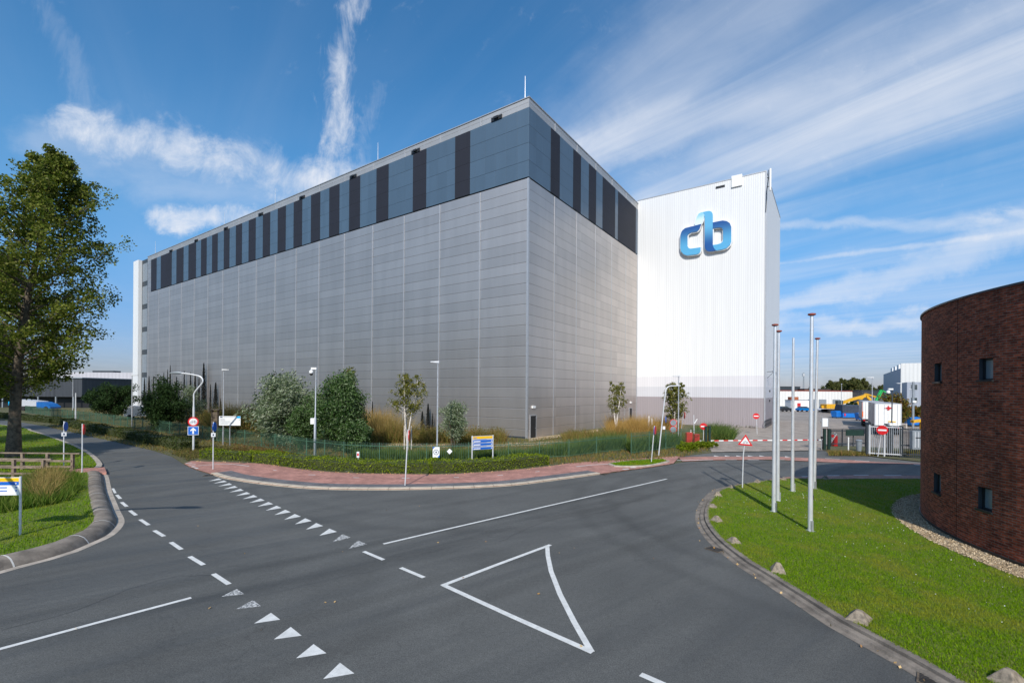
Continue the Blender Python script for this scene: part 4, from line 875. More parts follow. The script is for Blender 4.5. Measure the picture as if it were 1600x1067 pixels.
angs = [a for a in angs if not any(w0+1e-4 < a < w1-1e-4 for w0, w1 in (wA, wB))]
zs = [.22,1.48,2.22,5.70,6.42,BH]
mb = MB(); P_ = lambda a, z, r_=CR: (r_*math.cos(a), r_*math.sin(a), z)
for a0, a1 in zip(angs, angs[1:]):
    for z0, z1 in zip(zs, zs[1:]):
        if any(abs(a0-w_[0]) < 1e-3 and abs(z0-w_[2]) < 1e-3 for w_ in wins): continue
        mb.add([P_(a0,z0),P_(a1,z0),P_(a1,z1),P_(a0,z1)], [(0,1,2,3)])
mb.add([P_(a,BH) for a in angs[:-1]], [tuple(range(len(angs)-1))]); mb.build('wall', M_BRICK, br, smooth=False)
for a0, a1, z0, z1 in wins:
    rv = MB(); ri = CR-.16
    rv.add([P_(a0,z0),P_(a1,z0),P_(a1,z0,ri),P_(a0,z0,ri)], [(0,1,2,3)]); rv.add([P_(a0,z1),P_(a1,z1),P_(a1,z1,ri),P_(a0,z1,ri)], [(3,2,1,0)])
    rv.add([P_(a0,z0),P_(a0,z1),P_(a0,z1,ri),P_(a0,z0,ri)], [(0,3,2,1)]); rv.add([P_(a1,z0),P_(a1,z1),P_(a1,z1,ri),P_(a1,z0,ri)], [(0,1,2,3)])
    wo_ = rv.build('window', M_DGREY, br)
    da = .05/CR; MB().add([P_(a0,z0,ri),P_(a1,z0,ri),P_(a1,z1,ri),P_(a0,z1,ri)], [(0,1,2,3)]).build('pane', M_PALEPANE, wo_)
    fm = MB()
    for u0, u1, v0, v1 in ((a0,a1,z0,z0+.06),(a0,a1,z1-.06,z1),(a0,a0+da,z0,z1),(a1-da,a1,z0,z1)):
        rr = ri+.05; fm.add([P_(u0,v0,rr),P_(u1,v0,rr),P_(u1,v1,rr),P_(u0,v1,rr),P_(u0,v0,ri),P_(u1,v0,ri),P_(u1,v1,ri),P_(u0,v1,ri)], [(0,1,2,3),(0,4,5,1),(1,5,6,2),(2,6,7,3),(3,7,4,0)])
    fm.build('frame', M_BLACK, wo_)
    sl_ = MB(); r1 = CR+.07; e = .04/CR
    sl_.add([P_(a0-e,z0-.05,r1),P_(a1+e,z0-.05,r1),P_(a1+e,z0+.01,r1),P_(a0-e,z0+.01,r1),P_(a0-e,z0-.05,ri+.06),P_(a1+e,z0-.05,ri+.06),P_(a1+e,z0+.01,ri+.06),P_(a0-e,z0+.01,ri+.06)], [(0,1,2,3),(3,2,6,7),(0,4,5,1),(0,3,7,4),(1,5,6,2)])
    sl_.build('sill', M_BLACK, wo_)
def ring(r0, r1, z0, z1, mb=None, n=160):
    mb = mb or MB()
    for k in range(n):
        a, b = 2*math.pi*k/n, 2*math.pi*(k+1)/n
        mb.add([P_(a,z0,r1),P_(b,z0,r1),P_(b,z1,r1),P_(a,z1,r1),P_(a,z1,r0),P_(b,z1,r0)], [(0,1,2,3),(3,2,5,4)])
    return mb
mb = ring(CR-.05, CR+.035, .17, .22); ring(CR-.05, CR+.0, 0, .17, mb); ring(CR-.05, CR+.035, .10,.13, mb); mb.build('plinth', M_BLACK, br)
ring(CR-.3, CR+.05, BH, BH+.07).build('roof_edge', M_DGREY, br)
gr = MB()
for k in range(160):
    a, b = 2*math.pi*k/160, 2*math.pi*(k+1)/160; gr.add([(CX+CR*.98*math.cos(a),CY+CR*.98*math.sin(a),.135),(CX+(CR+.9)*math.cos(a),CY+(CR+.9)*math.sin(a),.135),(CX+(CR+.9)*math.cos(b),CY+(CR+.9)*math.sin(b),.135),(CX+CR*.98*math.cos(b),CY+CR*.98*math.sin(b),.135)], [(0,1,2,3)])
struct(gr.build('gravel_strip', M_GRAVEL))
a = RNG.uniform(1.9, 4.6, 16000); r_ = CR+RNG.uniform(.02, .98, 16000)
pb = np.stack([CX+r_*np.cos(a), CY+r_*np.sin(a), np.full(16000, .145)], 1)
struct(npmesh('pebbles', leaves(pb, .05, .8), 4, leafmat('pebble', [S(215,198,170),S(175,155,125),S(130,115,95)], 0.0, .8)), 'stuff', 'pale pebbles round the foot of the brick building', 'pebbles')

# ------------------------------------------------------------------ flagpoles
fp = None
for i, (x, y, hh, lab) in enumerate([(1266,829,8.05,'nearest and tallest looking flagpole with red brown cap on the lawn'),(1209,799,7.85,'leftmost flagpole on the lawn'),(1215,782,7.9,'flagpole close behind the leftmost one'),(1238,767,7.7,'flagpole without a red cap in the middle of the row'),(1272,763,8.1,'slightly leaning flagpole just right of the nearest one')]):
    g = G(x, y, .12)
    if fp is None:
        fp = thing('flagpole', lab, 'flagpole', g, 0, 'flagpoles on the lawn')
        MB().tube([(0,0,0),(0,0,.5),(0,0,8.0)], [.085,.085,.055], 16).build('pole', M_ALU, fp, smooth=True)
        MB().tube([(0,0,8.0),(0,0,8.03),(0,0,8.08),(0,0,8.1)], [.06,.13,.13,.05], 18).build('cap', M_RUST, fp)
        mb = MB(); mb.box(-.04,.04,-.13,-.075,0,.4); mb.box(-.12,.12,-.12,.12,0,.02); mb.build('base_plate', M_STEEL, fp)
        MB().bx(.09,0,1.25,.05,.04,.16).build('cleat', M_BLACK, fp)
        MB().tube([(.075,0,1.25),(.07,.01,5),(.062,0,7.95)], .006, 5).build('halyard', M_BLACK, fp)
    else:
        o = dup(fp, g, i*.5, lab)
        if i == 4: o.rotation_euler = (R(0), R(.9), 0)
        if i == 3:
            for c in kids(o):
                if c.name.startswith('cap'): bpy.data.objects.remove(c)
# kerb stones
st = None
sp = [(1440,1066,'corner stone at the bottom edge of the lawn',1.0),(760,775,0,1.05),(393,558,0,.95),(193,425,0,.85),(115,330,0,.8),(97,268,0,.8),(120,215,0,.75),(185,180,0,.75),(300,156,0,.7),(420,143,0,.75),(610,141,0,.8)]
lbl = ['','nearest pyramid kerb stone on the lawn edge','second pyramid kerb stone from the front','third pyramid kerb stone from the front','fourth pyramid kerb stone from the front, on the bend','fifth pyramid stone, at the widest of the bend','sixth pyramid stone, just past the bend','flat worn pyramid stone left of the warning sign post','low stone on the lawn edge right of the warning sign','dark low stone on the lawn edge behind the leftmost flagpoles','shaded stone on the lawn edge right of all flagpoles']
for i, (x, y, l_, s_) in enumerate(sp):
    if i == 0: g = G(1080+1440/2.908, 700+1062/2.908, .12); l_ = 'stone at the bottom edge of the picture'
    else: g = G(1080+x/2.908, 700+y/2.908, .12); l_ = lbl[i]
    if st is None:
        mb = MB(); vs = [(-.30,-.24,-.05),(.30,-.24,-.05),(.30,.24,-.05),(-.30,.24,-.05),(-.05,-.08,.24),(.08,-.06,.23),(.07,.05,.24),(-.06,.04,.25)]
        mb.add(vs, [(0,1,5,4),(1,2,6,5),(2,3,7,6),(3,0,4,7),(4,5,6,7)]); st = tag(mb.build('kerb_stone', M_STONE, bevel=.02), l_, 'stone', 'pyramid stones on the lawn edge'); st.location = g; st.rotation_euler = (0,0,.3)
    else:
        st2 = st.copy(); COL.objects.link(st2); st2.location = g; st2['label'] = l_; st2.scale = (s_*(.93+.12*math.sin(i*2.3)),s_,s_*(.95+.15*math.cos(i*3.1))); st2.rotation_euler = (0,0,.3+i*.43)

# ------------------------------------------------------------------ signs and posts
def nf(loc):   # rotation so that local -Y faces the camera
    return math.atan2(-loc[0], loc[1])
def ringp(mb, r0, r1, y, mi, n=28, cz=0, cx=0):
    for k in range(n):
        a, b = 2*math.pi*k/n, 2*math.pi*(k+1)/n
        mb.add([(cx+r0*math.cos(a),y,cz+r0*math.sin(a)),(cx+r1*math.cos(a),y,cz+r1*math.sin(a)),(cx+r1*math.cos(b),y,cz+r1*math.sin(b)),(cx+r0*math.cos(b),y,cz+r0*math.sin(b))], [(0,1,2,3)], mi)
def noentry(x, y, cy, rpx, lab, lean=0.0, rz=0.0, cxp=None):
    g = G(x, y, .05); D = g.y; cz = ZA(x, cy, D)-.05; r_ = rpx/F*D
    t = thing('no_entry_sign', lab, 'sign', g, nf(g)+rz, 'no entry signs at the yard entrance')
    dx_ = ((cxp or x)-x)/F*D
    MB().tube([(0,0,0),(dx_,0,cz+r_*.8)], .032, 10).build('pole', M_WPOLE, t, smooth=True)
    s = MB(); s.disc((dx_,-.035,cz), (1,0,0), (0,0,1), r_, .02, 28, 0, 1); s.box(dx_-r_*.72, dx_+r_*.72, -.062, -.056, cz-r_*.17, cz+r_*.17, 1); s.build('sign_disc', [M_SRED, M_SWH], t); return t
noentry(1099, 697, 666, 5.3, 'no entry sign left of the barrier, above the juniper')
noentry(1183, 678, 650, 4.6, 'small no entry sign in front of the mauve wall', cxp=1181.5)
noentry(1371.5, 713.5, 671.5, 7.2, 'no entry sign on a leaning pole before the grey gate', cxp=1376.8)
# warning triangle
g = G(1160, 762, .12); t = thing('warning_sign', 'red bordered triangular warning sign on a bent pole at the lawn tip', 'sign', g, nf(g))
MB().tube([(0,0,0),(.0,0,.15),(.03,0,1.75),(.12,0,2.75)], .03, 10).build('pole', M_WPOLE, t, smooth=True)
s = MB(); cz = 2.55; a_ = .36; s.plate([(-a_,-.24),(a_,-.27),(.02,.34)], (.12,-.035,cz), (1,0,0), (0,0,1), .02, 0)
s.plate([(-a_*.66,-.165),(a_*.66,-.185),(.015,.21)], (.12,-.056,cz), (1,0,0), (0,0,1), .004, 1)
for sx_ in (-.07,.09):
    ringp(s, .035, .05, -.064, 2, 12, cz-.10, .12+sx_)
s.bar((.05,-.063,cz-.10),(.10,-.063,cz-.02),.015,.004,2); s.bar((.10,-.063,cz-.02),(.21,-.063,cz-.10),.015,.004,2); s.bar((.12,-.063,cz-.1),(.17,-.063,cz),.015,.004,2); s.bar((.10,-.063,cz-.02),(.17,-.063,cz-.0),.015,.004,2)
s.build('sign_triangle', [M_SRED, M_SWH, M_TEXT], t)
def bikes(s, cx, cz, k, mi, y=-.064):
    for sx_ in (-.12*k,.12*k): ringp(s, .062*k, .085*k, y, mi, 14, cz-.05*k, cx+sx_)
    for a, b in (((-.12,-.05),(-.05,.06)),((-.05,.06),(.09,.06)),((.09,.06),(.12,-.05)),((-.05,.06),(.01,-.05)),((.01,-.05),(.09,.06)),((-.07,.10),(-.02,.10)),((.08,.1),(.13,.1))): s.bar((cx+a[0]*k,y,cz+a[1]*k),(cx+b[0]*k,y,cz+b[1]*k),.022*k,.004,mi)
# S-curved lamp posts
def slamp(loc, rz, lab, signs=True):
    t = thing('curved_street_lamp', lab, 'street lamp', loc, rz, 'S shaped street lamps')
    pts = smooth3([(0,0,0),(0,0,2.5),(0,0,4.35),(.03,0,4.8),(.35,0,5.25),(.68,0,5.65),(.72,0,5.95),(.5,0,6.2),(0,0,6.33),(-.55,0,6.42),(-1.05,0,6.47)])
    MB().tube(pts, [.085 if p.z < 3.6 and abs(p.x) < .02 else .06 for p in pts], 12).build('pole', M_WPOLE, t, smooth=True)
    MB().tube([(-1.0,0,6.47),(-1.2,0,6.5),(-1.7,0,6.5),(-2.05,0,6.46)], [.06,.12,.11,.03], 12).build('lamp_head', M_GREY, t, smooth=True); return t
def smooth3(P, n=6):
    P = [Vector(p) for p in P]; P = [P[0]*2-P[1]]+P+[P[-1]*2-P[-2]]; out = []
    for i in range(1, len(P)-2):
        a, b, c, e = P[i-1:i+3]
        for k in range(n): t = k/n; out.append(.5*((2*b)+(c-a)*t+(2*a-5*b+4*c-e)*t*t+(3*b-a-3*c+e)*t**3))
    return out+[P[-2]]
g = G(302.3, 704.7, .05); L1 = slamp(g, 0, 'S curved lamp post carrying a no cycling disc and a blue arrow sign')
t = thing('traffic_sign', 'round no cycling sign above a square blue arrow sign on the curved lamp', 'sign', (g.x, g.y, 0), nf(g)*.6)
czs = ZA(302, 658.5, g.y); k_ = g.y/F
s = MB(); s.disc((0,-.10,czs), (1,0,0), (0,0,1), 7.2*k_, .02, 32, 0); s.disc((0,-.121,czs), (1,0,0), (0,0,1), 5.3*k_, .003, 32, 1); bikes(s, 0, czs, 1.15, 2, -.13); s.build('round_sign', [M_SRED, M_SWH, M_TEXT], t)
cz2 = ZA(302, 672.5, g.y); q = 7.3*k_; s = MB(); s.box(-q,q,-.12,-.10,cz2-q*.92,cz2+q*.92,1); s.box(-q*.92,q*.92,-.125,-.12,cz2-q*.84,cz2+q*.84,0)
s.plate([(-.06,-.27),(.06,-.27),(.06,.02),(.2,-.04),(.2,.06),(0,.26),(-.2,.06),(-.2,-.04),(-.06,.02)], (0,-.125,cz2), (1,0,0), (0,0,1), .006, 1); s.build('arrow_sign', [M_SBLUE, M_SWH], t)
L6 = dup(L1, (G(17,648).x, G(17,648).y, 0), 0, 'far S curved lamp with a small blue sign at the left edge')
c = AT(17.5, 630, G(17,648).y-.2); tag(MB().box(c.x-.55,c.x+.55,c.y-.02,c.y,c.z-.35,c.z+.35,0).box(c.x-.28,c.x-.06,c.y-.03,c.y-.021,c.z-.2,c.z+.2,1).box(c.x+.1,c.x+.2,c.y-.03,c.y-.021,c.z-.2,c.z+.2,1).build('route_sign', [M_SLB, M_SWH]), 'small light blue sign on the far curved lamp', 'sign')
dup(L1, (-17.3, 10.4, .1), math.pi, 'curved lamp post left of the view whose shadow falls across the road', 1.2)
def lamp(loc, hgt, label, arm=(.4,0), hd=.55, m=None):
    t = thing('street_lamp', label, 'street lamp', loc, 0, 'straight street lamps')
    MB().tube([(0,0,0),(0,0,1.0),(0,0,1.1),(0,0,hgt)], [.085,.085,.065,.045], 12).build('pole', m or M_STEEL, t, smooth=True)
    sg = 1 if arm[0] >= 0 else -1
    h = MB(); h.plate([(-.12*sg,-.06),(arm[0]+hd*sg,.0),(arm[0]+hd*sg,.06),(-.12*sg,.1)], (0,.1,hgt), (1,0,0), (0,0,1), .22); h.build('lamp_head', M_WPOLE, t); return t
def LP(x, ytop, D, **k): c = AT(x, ytop, D); return ((c.x, D, .05), c.z-.05)
for x, yt, D, arm, lab in ((349.5,578,45,.15,'straight lamp post behind the white notice board'),(684,566,36,-.1,'straight lamp post behind the fence above the round info sign'),(1060.5,588,48.5,-.15,'straight lamp post before the white block'),
    (206.5,586.5,62,.35,'lamp post near the left end of the warehouse'),(114,587,95,.4,'far lamp post in front of the low dark hall'),(1363,590,62,-.4,'lamp post in the yard left of the white trailer'),(1407,599,82,-.3,'lamp post right of the white trailer'),(1423,608,112,-.1,'farthest thin lamp post before the grey hall'),(1315,600,112,0.0,'thin mast by the yellow excavator')):
    loc, hh = LP(x, yt, D); lamp(loc, hh, lab, (arm,0), .45 if arm else .1)
c = AT(1427, 597, 70); MB_ = thing('yard_mast', 'thick grey mast behind the blue bins', 'mast', (c.x,70,.05)); MB().tube([(0,0,0),(0,0,c.z)], .16, 12).build('pole', M_GREY, MB_, smooth=True); MB().bx(0,-.2,4.0,.5,.2,.3).build('junction_box', M_WHITE, MB_)
g = G(118,664); c = ZA(118,614,g.y); t = thing('metal_post', 'plain pale post behind the far hedge', 'post', g); MB().tube([(0,0,0),(0,0,c)], [.1,.06], 10).build('pole', M_WPOLE, t, smooth=True)
# arch pole
g = G(1029, 711.7, .05); t = thing('bent_pole', 'tall white leaning pole whose top bends over to the right', 'pole', g, 0)
MB().tube(smooth3([(0,0,0),(.22,0,2.2),(.5,0,4.9),(.6,0,5.45),(.85,0,5.66),(1.3,0,5.7),(1.75,0,5.72)]), .05, 10).build('pole', M_WPOLE, t, smooth=True)
MB().disc((.55,-.06,2.95), (.45,.89,0), (0,0,1), .27, .02, 20, 0).build('sign_disc', M_SBLUE, t); MB().box(.3,.5,-.08,-.06,2.15,2.4).build('small_plate', M_SWH, t)
# CCTV masts
def cctv(g, hth, htop, lab, side=-1, dark=False):
    t = thing('camera_mast', lab, 'camera mast', g, 0, 'camera masts')
    MB().tube([(0,0,0),(.0,0,hth),(.01,0,hth+.12),(.05,0,htop)], [.10,.10,.05,.045], 12).build('pole', M_DGREY if dark else M_STEEL, t, smooth=True)
    MB().box(side*.02-.28 if side < 0 else .0, side*.02 if side < 0 else .28, -.15,.05,hth-.45,hth).build('cabinet', M_WHITE, t)
    a = MB(); a.bx(side*.12,0,htop-.05,.42,.12,.14); cb = a.build('camera_arm', M_WHITE, t)
    MB().ball((side*.32,0,htop-.33), .16, 12, 8, 1.1).build('camera_dome', M_WHITE, t, smooth=True); MB().ball((side*.32,0,htop-.46), .13, 12, 8).build('camera_lens', M_BLACK, t, smooth=True); return t
cctv(G(492,714.3,.05), 3.0, 6.85, 'tall camera mast with white dome between two big shrubs')
c = AT(1393.5, 607, 41); cctv(V(c.x, 41, .05), 2.6, c.z-.05, 'camera mast standing before the white trailer by the gate', -1, True)
# cycle route posts with edge-on discs
def post(x, y, ytop, lab, col, cdisc, rz=1.35, plate=False, lean=0.0, name='sign_post'):
    g = G(x, y, .1); hh = ZA(x, ytop, g.y)-.1; t = thing(name, lab, 'sign post', g, nf(g), 'narrow cycle sign posts')
    MB().tube([(0,0,0),(lean,0,hh)], .034, 10).build('pole', M_WPOLE, t, smooth=True)
    s = MB(); cx_ = lean*.9; s.disc((cx_+.06,0,hh-.33), (math.cos(rz),math.sin(rz),0), (0,0,1), .30, .03, 24, 0, 1); s.build('sign_disc', [col, cdisc], t)
    if plate: MB().box(-.12,.12,-.06,-.05,hh-.95,hh-.7,0).box(-.04,.04,-.065,-.061,hh-.88,hh-.77,1).build('small_plate', [M_SWH, M_TEXT], t)
    return t
post(332.9,732.8,659,'pale post with narrow blue disc by the shark teeth markings', M_SBLUE, M_SBLUE, 1.2, True)
post(99.6,730.7,658,'left pale post with blue top on the far lawn', M_SBLUE, M_SGR, 1.2, True)
post(128.3,741.5,662,'pale post with red edged disc beside the left path', M_SRED, M_SRED, 1.4)
post(632.9,758,671,'pale leaning post with red edged disc by the curved kerb', M_SRED, M_SRED, 1.45, lean=.14)
post(1017.6,722.6,665,'pale post with blue and red disc on the grass islet', M_SRED, M_SBLUE, 1.3, lean=.2)
# twin round signs seen from behind + others near the entrance
g = G(1051, 692, .05); t = thing('traffic_sign', 'two round red rimmed signs seen from behind, above each other', 'sign', g, -.5)
MB().tube([(0,0,0),(0,0,ZA(1051,655,g.y))], .03, 8).build('pole', M_STEEL, t)
for yy_ in (661, 671.5):
    z_ = ZA(1051, yy_, g.y); MB().disc((.05,.0,z_), (.9,.43,0), (0,0,1), .36, .02, 24, 1, 1).disc((.05,-.03,z_), (.9,.43,0), (0,0,1), .30, .02, 24, 0, 0).build('sign_disc', [M_GREY, M_SRED], t)
g = G(1061.5, 690, .05); t = thing('traffic_sign', 'slanting grey post with red edge-on sign beside the lamp', 'sign', g, 0); MB().tube([(0,0,0),(.45,0,3.0)], .035, 8).build('pole', M_STEEL, t); MB().disc((.5,0,2.75), (.15,.98,0), (0,0,1), .36, .03, 20, 0).build('sign_disc', M_SRED, t)
g = G(1084.5, 690, .05); t = thing('reader_post', 'thin pale post with a tilted white panel left of the no entry sign', 'post', g, 0); MB().tube([(0,0,0),(-.05,0,ZA(1084,649,g.y))], .04, 8).build('pole', M_WPOLE, t); MB().bar((-.02,-.05,1.9),(.28,-.05,2.4),.16,.06).build('panel', M_WHITE, t)
for i, x in enumerate((1014, 1018.5)):
    g = AT(x, 640, 56); tag(MB().tube([(0,0,0),(0,0,ZA(x, 650+i*3.5, 56)-.05)], .11, 10).build('tree_stake', M_WBARK), ['taller pale wooden stake in the golden grass','shorter pale wooden stake in the golden grass, on the right'][i], 'stake').location = (g.x, 56, .05)
for i, x in enumerate((632.3, 643)):
    g = AT(x, 640, 40.6); tag(MB().tube([(0,0,0),(0,0,ZA(x, 664.5+i, 40.6)-.05)], .06, 8).build('tree_stake', M_WBARK), ['wooden stake left of the young birch stems','wooden stake right of the young birch stems'][i], 'stake').location = (g.x, 40.6, .05)
# direction sign (yellow and blue)
gl, gr2 = G(737.5,726,.05), G(770,723.5,.05); ax = (gr2-gl); wd = ax.length; t = thing('direction_sign', 'yellow and blue direction board on two posts behind the bright hedge', 'sign', gl, math.atan2(ax.y, ax.x)); ht = 2.03
for x_ in (0, wd): MB().tube([(x_,0,0),(x_,0,ht)], .045, 10).build('post', M_WPOLE, t, smooth=True)
s = MB(); s.box(.03,wd-.03,-.03,.03,1.03,2.0,0); s.box(.05,wd-.05,-.036,-.03,1.80,1.97,1); s.box(.10,.34,-.04,-.037,1.86,1.90,2)
for k, z_ in enumerate((1.63,1.40,1.12)): s.box(.05,wd-.05,-.036,-.03,z_-.075,z_+.075,2); s.box(.09,.62,-.041,-.037,z_-.05,z_+.02,3); s.box(wd-.16,wd-.10,-.041,-.037,z_-.04,z_+.03,3)
for k, z_ in enumerate((1.745,1.52,1.27)): s.box(.14,1.1,-.036,-.031,z_-.012,z_+.012,2)
s.build('board', [M_SGR, M_SYEL, M_SBLUE, M_SWH], t)
# left sign
gl = G(31.5, 836, .24); t = thing('direction_sign', 'yellow blue and white direction board on the left verge cut by the picture edge', 'sign', gl, R(5)); ht = ZA(34,744,gl.y)-.24
MB().tube([(0,0,0),(0,0,ht)], .035, 10).build('post', M_WPOLE, t, smooth=True); MB().tube([(-1.5,0,0),(-1.5,0,ht)], .035, 10).build('post', M_WPOLE, t, smooth=True)
s = MB(); s.box(-1.47,-.03,-.02,.02,ht-.63,ht-.03,0); s.box(-1.46,-.035,-.025,-.02,ht-.17,ht-.045,1); s.box(-1.46,-.035,-.025,-.02,ht-.29,ht-.175,2)
for z_ in (.37,.48): s.box(-1.3,-.4,-.026,-.021,ht-z_-.018,ht-z_+.014,2); s.box(-.14,-.09,-.026,-.021,ht-z_-.02,ht-z_+.03,2)
s.plate([(-.03,0),(0,.03),(.03,0),(.01,0),(.01,-.03),(-.01,-.03),(-.01,0)], (-.12,-.025,ht-.235), (1,0,0), (0,0,1), .004, 0)
s.build('board', [M_SWH, M_SYEL, M_SBLUE], t)
# white notice board
c = AT(342.5,665,42.5); c2 = AT(376,665,42.5); zt_ = ZA(360,650,42.5); zb_ = ZA(360,664.5,42.5); t = thing('notice_board', 'white notice board with a light blue corner behind the green fence', 'sign', (c.x,42.5,.05)); wd = c2.x-c.x
for x_ in (.35, wd-1.0): MB().tube([(x_,.03,0),(x_,.03,zt_-.1)], .05, 10).build('post', M_STEEL, t, smooth=True)
s = MB(); s.box(0,wd,-.03,0,zb_-.05,zt_-.05,0); s.box(wd-.35,wd-.01,-.035,-.03,zt_-.24,zt_-.06,1); s.box(.1,.32,-.035,-.03,zt_-.2,zt_-.09,2)
for k, l_ in enumerate((.4,.45,.9,1.25,.7)): s.box(.12,.12+l_,-.035,-.03,zt_-.33-k*.11,zt_-.305-k*.11,2)
s.box(.4,wd-.4,-.035,-.03,zt_-.17,zt_-.11,3); s.build('board', [M_SWH, M_SLB, M_TEXT, M_SGR], t)
# signs hung on the fence
c = AT(681.5, 706.3, fr_[5].y-.12); s = MB(); q = .24; s.box(-q,q,-.01,.01,-.37,.37,0); ringp(s,.15,.19,-.012,1,24,0,0); s.box(-.05,.05,-.014,-.011,-.06,.06,1); s.plate([(-q,.37),(-q,.2),(-.08,.37)], (0,-.011,0),(1,0,0),(0,0,1),.002,2); s.plate([(q,-.37),(q,-.2),(.08,-.37)], (0,-.011,0),(1,0,0),(0,0,1),.002,2)
tag(s.build('info_sign', [M_SWH, M_TEXT, M_SBLUE]), 'white sign with a black round pictogram hanging on the green fence', 'sign').location = c
c = AT(702.5, 705, fr_[5].y-.1); tag(MB().plate([(-.2,0),(0,.2),(.2,0),(0,-.2)], (0,0,0), (1,0,0), (0,0,1), .015).build('diamond_sign', M_SWH), 'small blank white diamond plate on the green fence', 'sign').location = c
g = G(559.5, 727, .05); t = thing('marker_post', 'tiny red and white marker poking out of the hedge', 'marker', g); MB().tube([(0,0,0),(0,0,.55)], .03, 8).build('pole', M_WPOLE, t); MB().box(-.09,.09,-.04,-.03,.55,.95,0).box(-.06,.06,-.045,-.041,.66,.84,1).build('plate', [M_SWH, M_SRED], t)
c = AT(348, 640, 46); t = thing('insect_hotel', 'dark wooden box frame on posts behind the notice board', 'box', (c.x-.8,46,.05)); s = MB(); s.box(-.35,-.27,0,.3,0,3.05); s.box(.2,.28,0,.3,0,3.05); s.build('frame', M_BARK, t); MB().box(-.5,.45,-.1,.5,3.05,3.15).build('roof', M_BARK, t); MB().box(-.27,.2,.05,.25,1.9,2.9).build('shelf', M_BARK, t)

# wooden railings at the ditch
def railing(a, b, posts, lab, hgt=1.0):
    a, b = V(*a), V(*b); t = thing('wooden_railing', lab, 'railing', (a.x, a.y, .12), 0, 'wooden railings of the footbridge')
    d_ = b-a
    for k in range(posts): p = d_*(k/(posts-1)); MB().box(p.x-.07,p.x+.07,p.y-.07,p.y+.07,-.1,hgt).build('post', M_WOOD, t)
    e = d_*(1.06)
    MB().bar((-.05*d_.x,-.05*d_.y-.0,hgt+.04),(e.x,e.y,hgt+.04),.14,.07).build('handrail', M_WOOD, t)
    MB().bar((0,-.09,hgt*.58),(d_.x,d_.y-.09,hgt*.58),.05,.12).build('rail', M_WOOD, t); MB().bar((0,-.09,hgt*.22),(d_.x,d_.y-.09,hgt*.22),.05,.12).build('rail', M_WOOD, t)
a = G(67.5,749).xy; b = G(-70,757).xy; b = V(a.x-8.5, a.y+.1)
railing((b.x,b.y), (a.x,a.y), 6, 'nearer weathered timber railing beside the ditch')
railing((b.x,b.y+2.4), (a.x-.6,a.y+2.4), 6, 'farther timber railing beyond the footpath')

# ------------------------------------------------------------------ entrance: barrier, gate
gL, gR = G(1106,697.5,.05), G(1288,703,.05)
def barrierpost(loc, lab):
    t = thing('gate_post', lab, 'post', loc, 0, 'dark green gate posts'); MB().box(-.09,.09,-.09,.09,0,1.9).build('post', M_DGREEN, t); MB().box(-.11,.11,-.11,.11,1.9,1.96).build('cap', M_BLACK, t); return t
bp = barrierpost(G(1103,697.5,.05), 'left dark green gate post at the barrier'); dup(bp, G(1108.5,697.2,.05), 0, 'right one of the two green gate posts left of the barrier')
dup(bp, G(1288,703,.05), 0, 'dark green post at the right end of the barrier'); dup(bp, G(1294.8,703.2,.05), 0, 'dark green post beside the red and white barrier machine')
a = AT(1086, 688.5, G(1100,697.5).y+.6); b = AT(1286, 687, G(1288,703).y+.6)
t = thing('barrier', 'long red and white striped barrier arm across the yard entrance', 'barrier', (a.x, a.y, .06))
d_ = b-a; n = 26; wh_ = MB(); rd_ = MB()
for k in range(n):
    p, q2 = a+d_*(k/n), a+d_*((k+1)/n); (wh_ if k % 2 else rd_).bar(p, q2, .05, .09)
wh_.build('white_bands', M_WHITE, t, local=False); rd_.build('red_bands', M_SRED, t, local=False)
MB().box(a.x-.1,a.x+.35,a.y-.2,a.y+.2,.06,1.15).build('drive_cabinet', M_REDP, t, local=False)
MB().box(b.x-.05,b.x+.05,b.y-.05,b.y+.05,.06,b.z).build('rest_post', M_DGREY, t, local=False)
g = AT(1077, 640, 46); t = thing('barrier_cabinet', 'dark red barrier cabinet behind the left juniper', 'cabinet', (g.x,46,.06)); MB().box(-.3,.3,-.2,.2,0,1.2).build('body', M_REDP, t, bevel=.03); MB().bx(.15,0,1.3,.1,.1,.25).build('lamp', M_WHITE, t)
g = G(1302, 696.5, .06); t = thing('barrier_cabinet', 'bright red and white barrier cabinet right of the green posts', 'cabinet', g); MB().box(-.1,.32,-.2,.2,0,1.0).build('body', M_SRED, t, bevel=.03); MB().bar((-.5,-.22,.3),(.1,-.22,1.3),.35,.06).build('striped_arm', M_WHITE, t); MB().disc((-.25,-.26,1.0), (1,0,0), (0,0,1), .15, .02, 16).build('reflector', M_SRED, t)
g = G(1283.5, 703, .06); t = thing('intercom_mirror', 'white square panel and small mirror on two thin posts at the barrier', 'panel', g)
MB().tube([(0,0,0),(0,0,3.1)], .035, 8).build('pole', M_STEEL, t); MB().tube([(.62,0,1.8),(.62,0,2.95)], .035, 8).build('pole', M_STEEL, t); MB().box(.06,.55,-.03,.03,2.15,2.9).build('panel', M_SWH, t); MB().disc((-.12,-.03,2.65), (.6,.8,0), (0,0,1), .17, .03, 16).build('mirror', M_GREY, t); MB().bx(0,-.05,1.15,.14,.14,.2).build('reader', M_BLACK, t)
g = G(1325.5, 706.5, .06); t = thing('bollard', 'thin white bollard before the dark inner fence', 'bollard', g); MB().tube([(0,0,0),(0,0,1.25)], .05, 8).build('pole', M_WHITE, t); MB().ball((0,0,1.27), .06, 8, 6).build('head', M_WHITE, t)
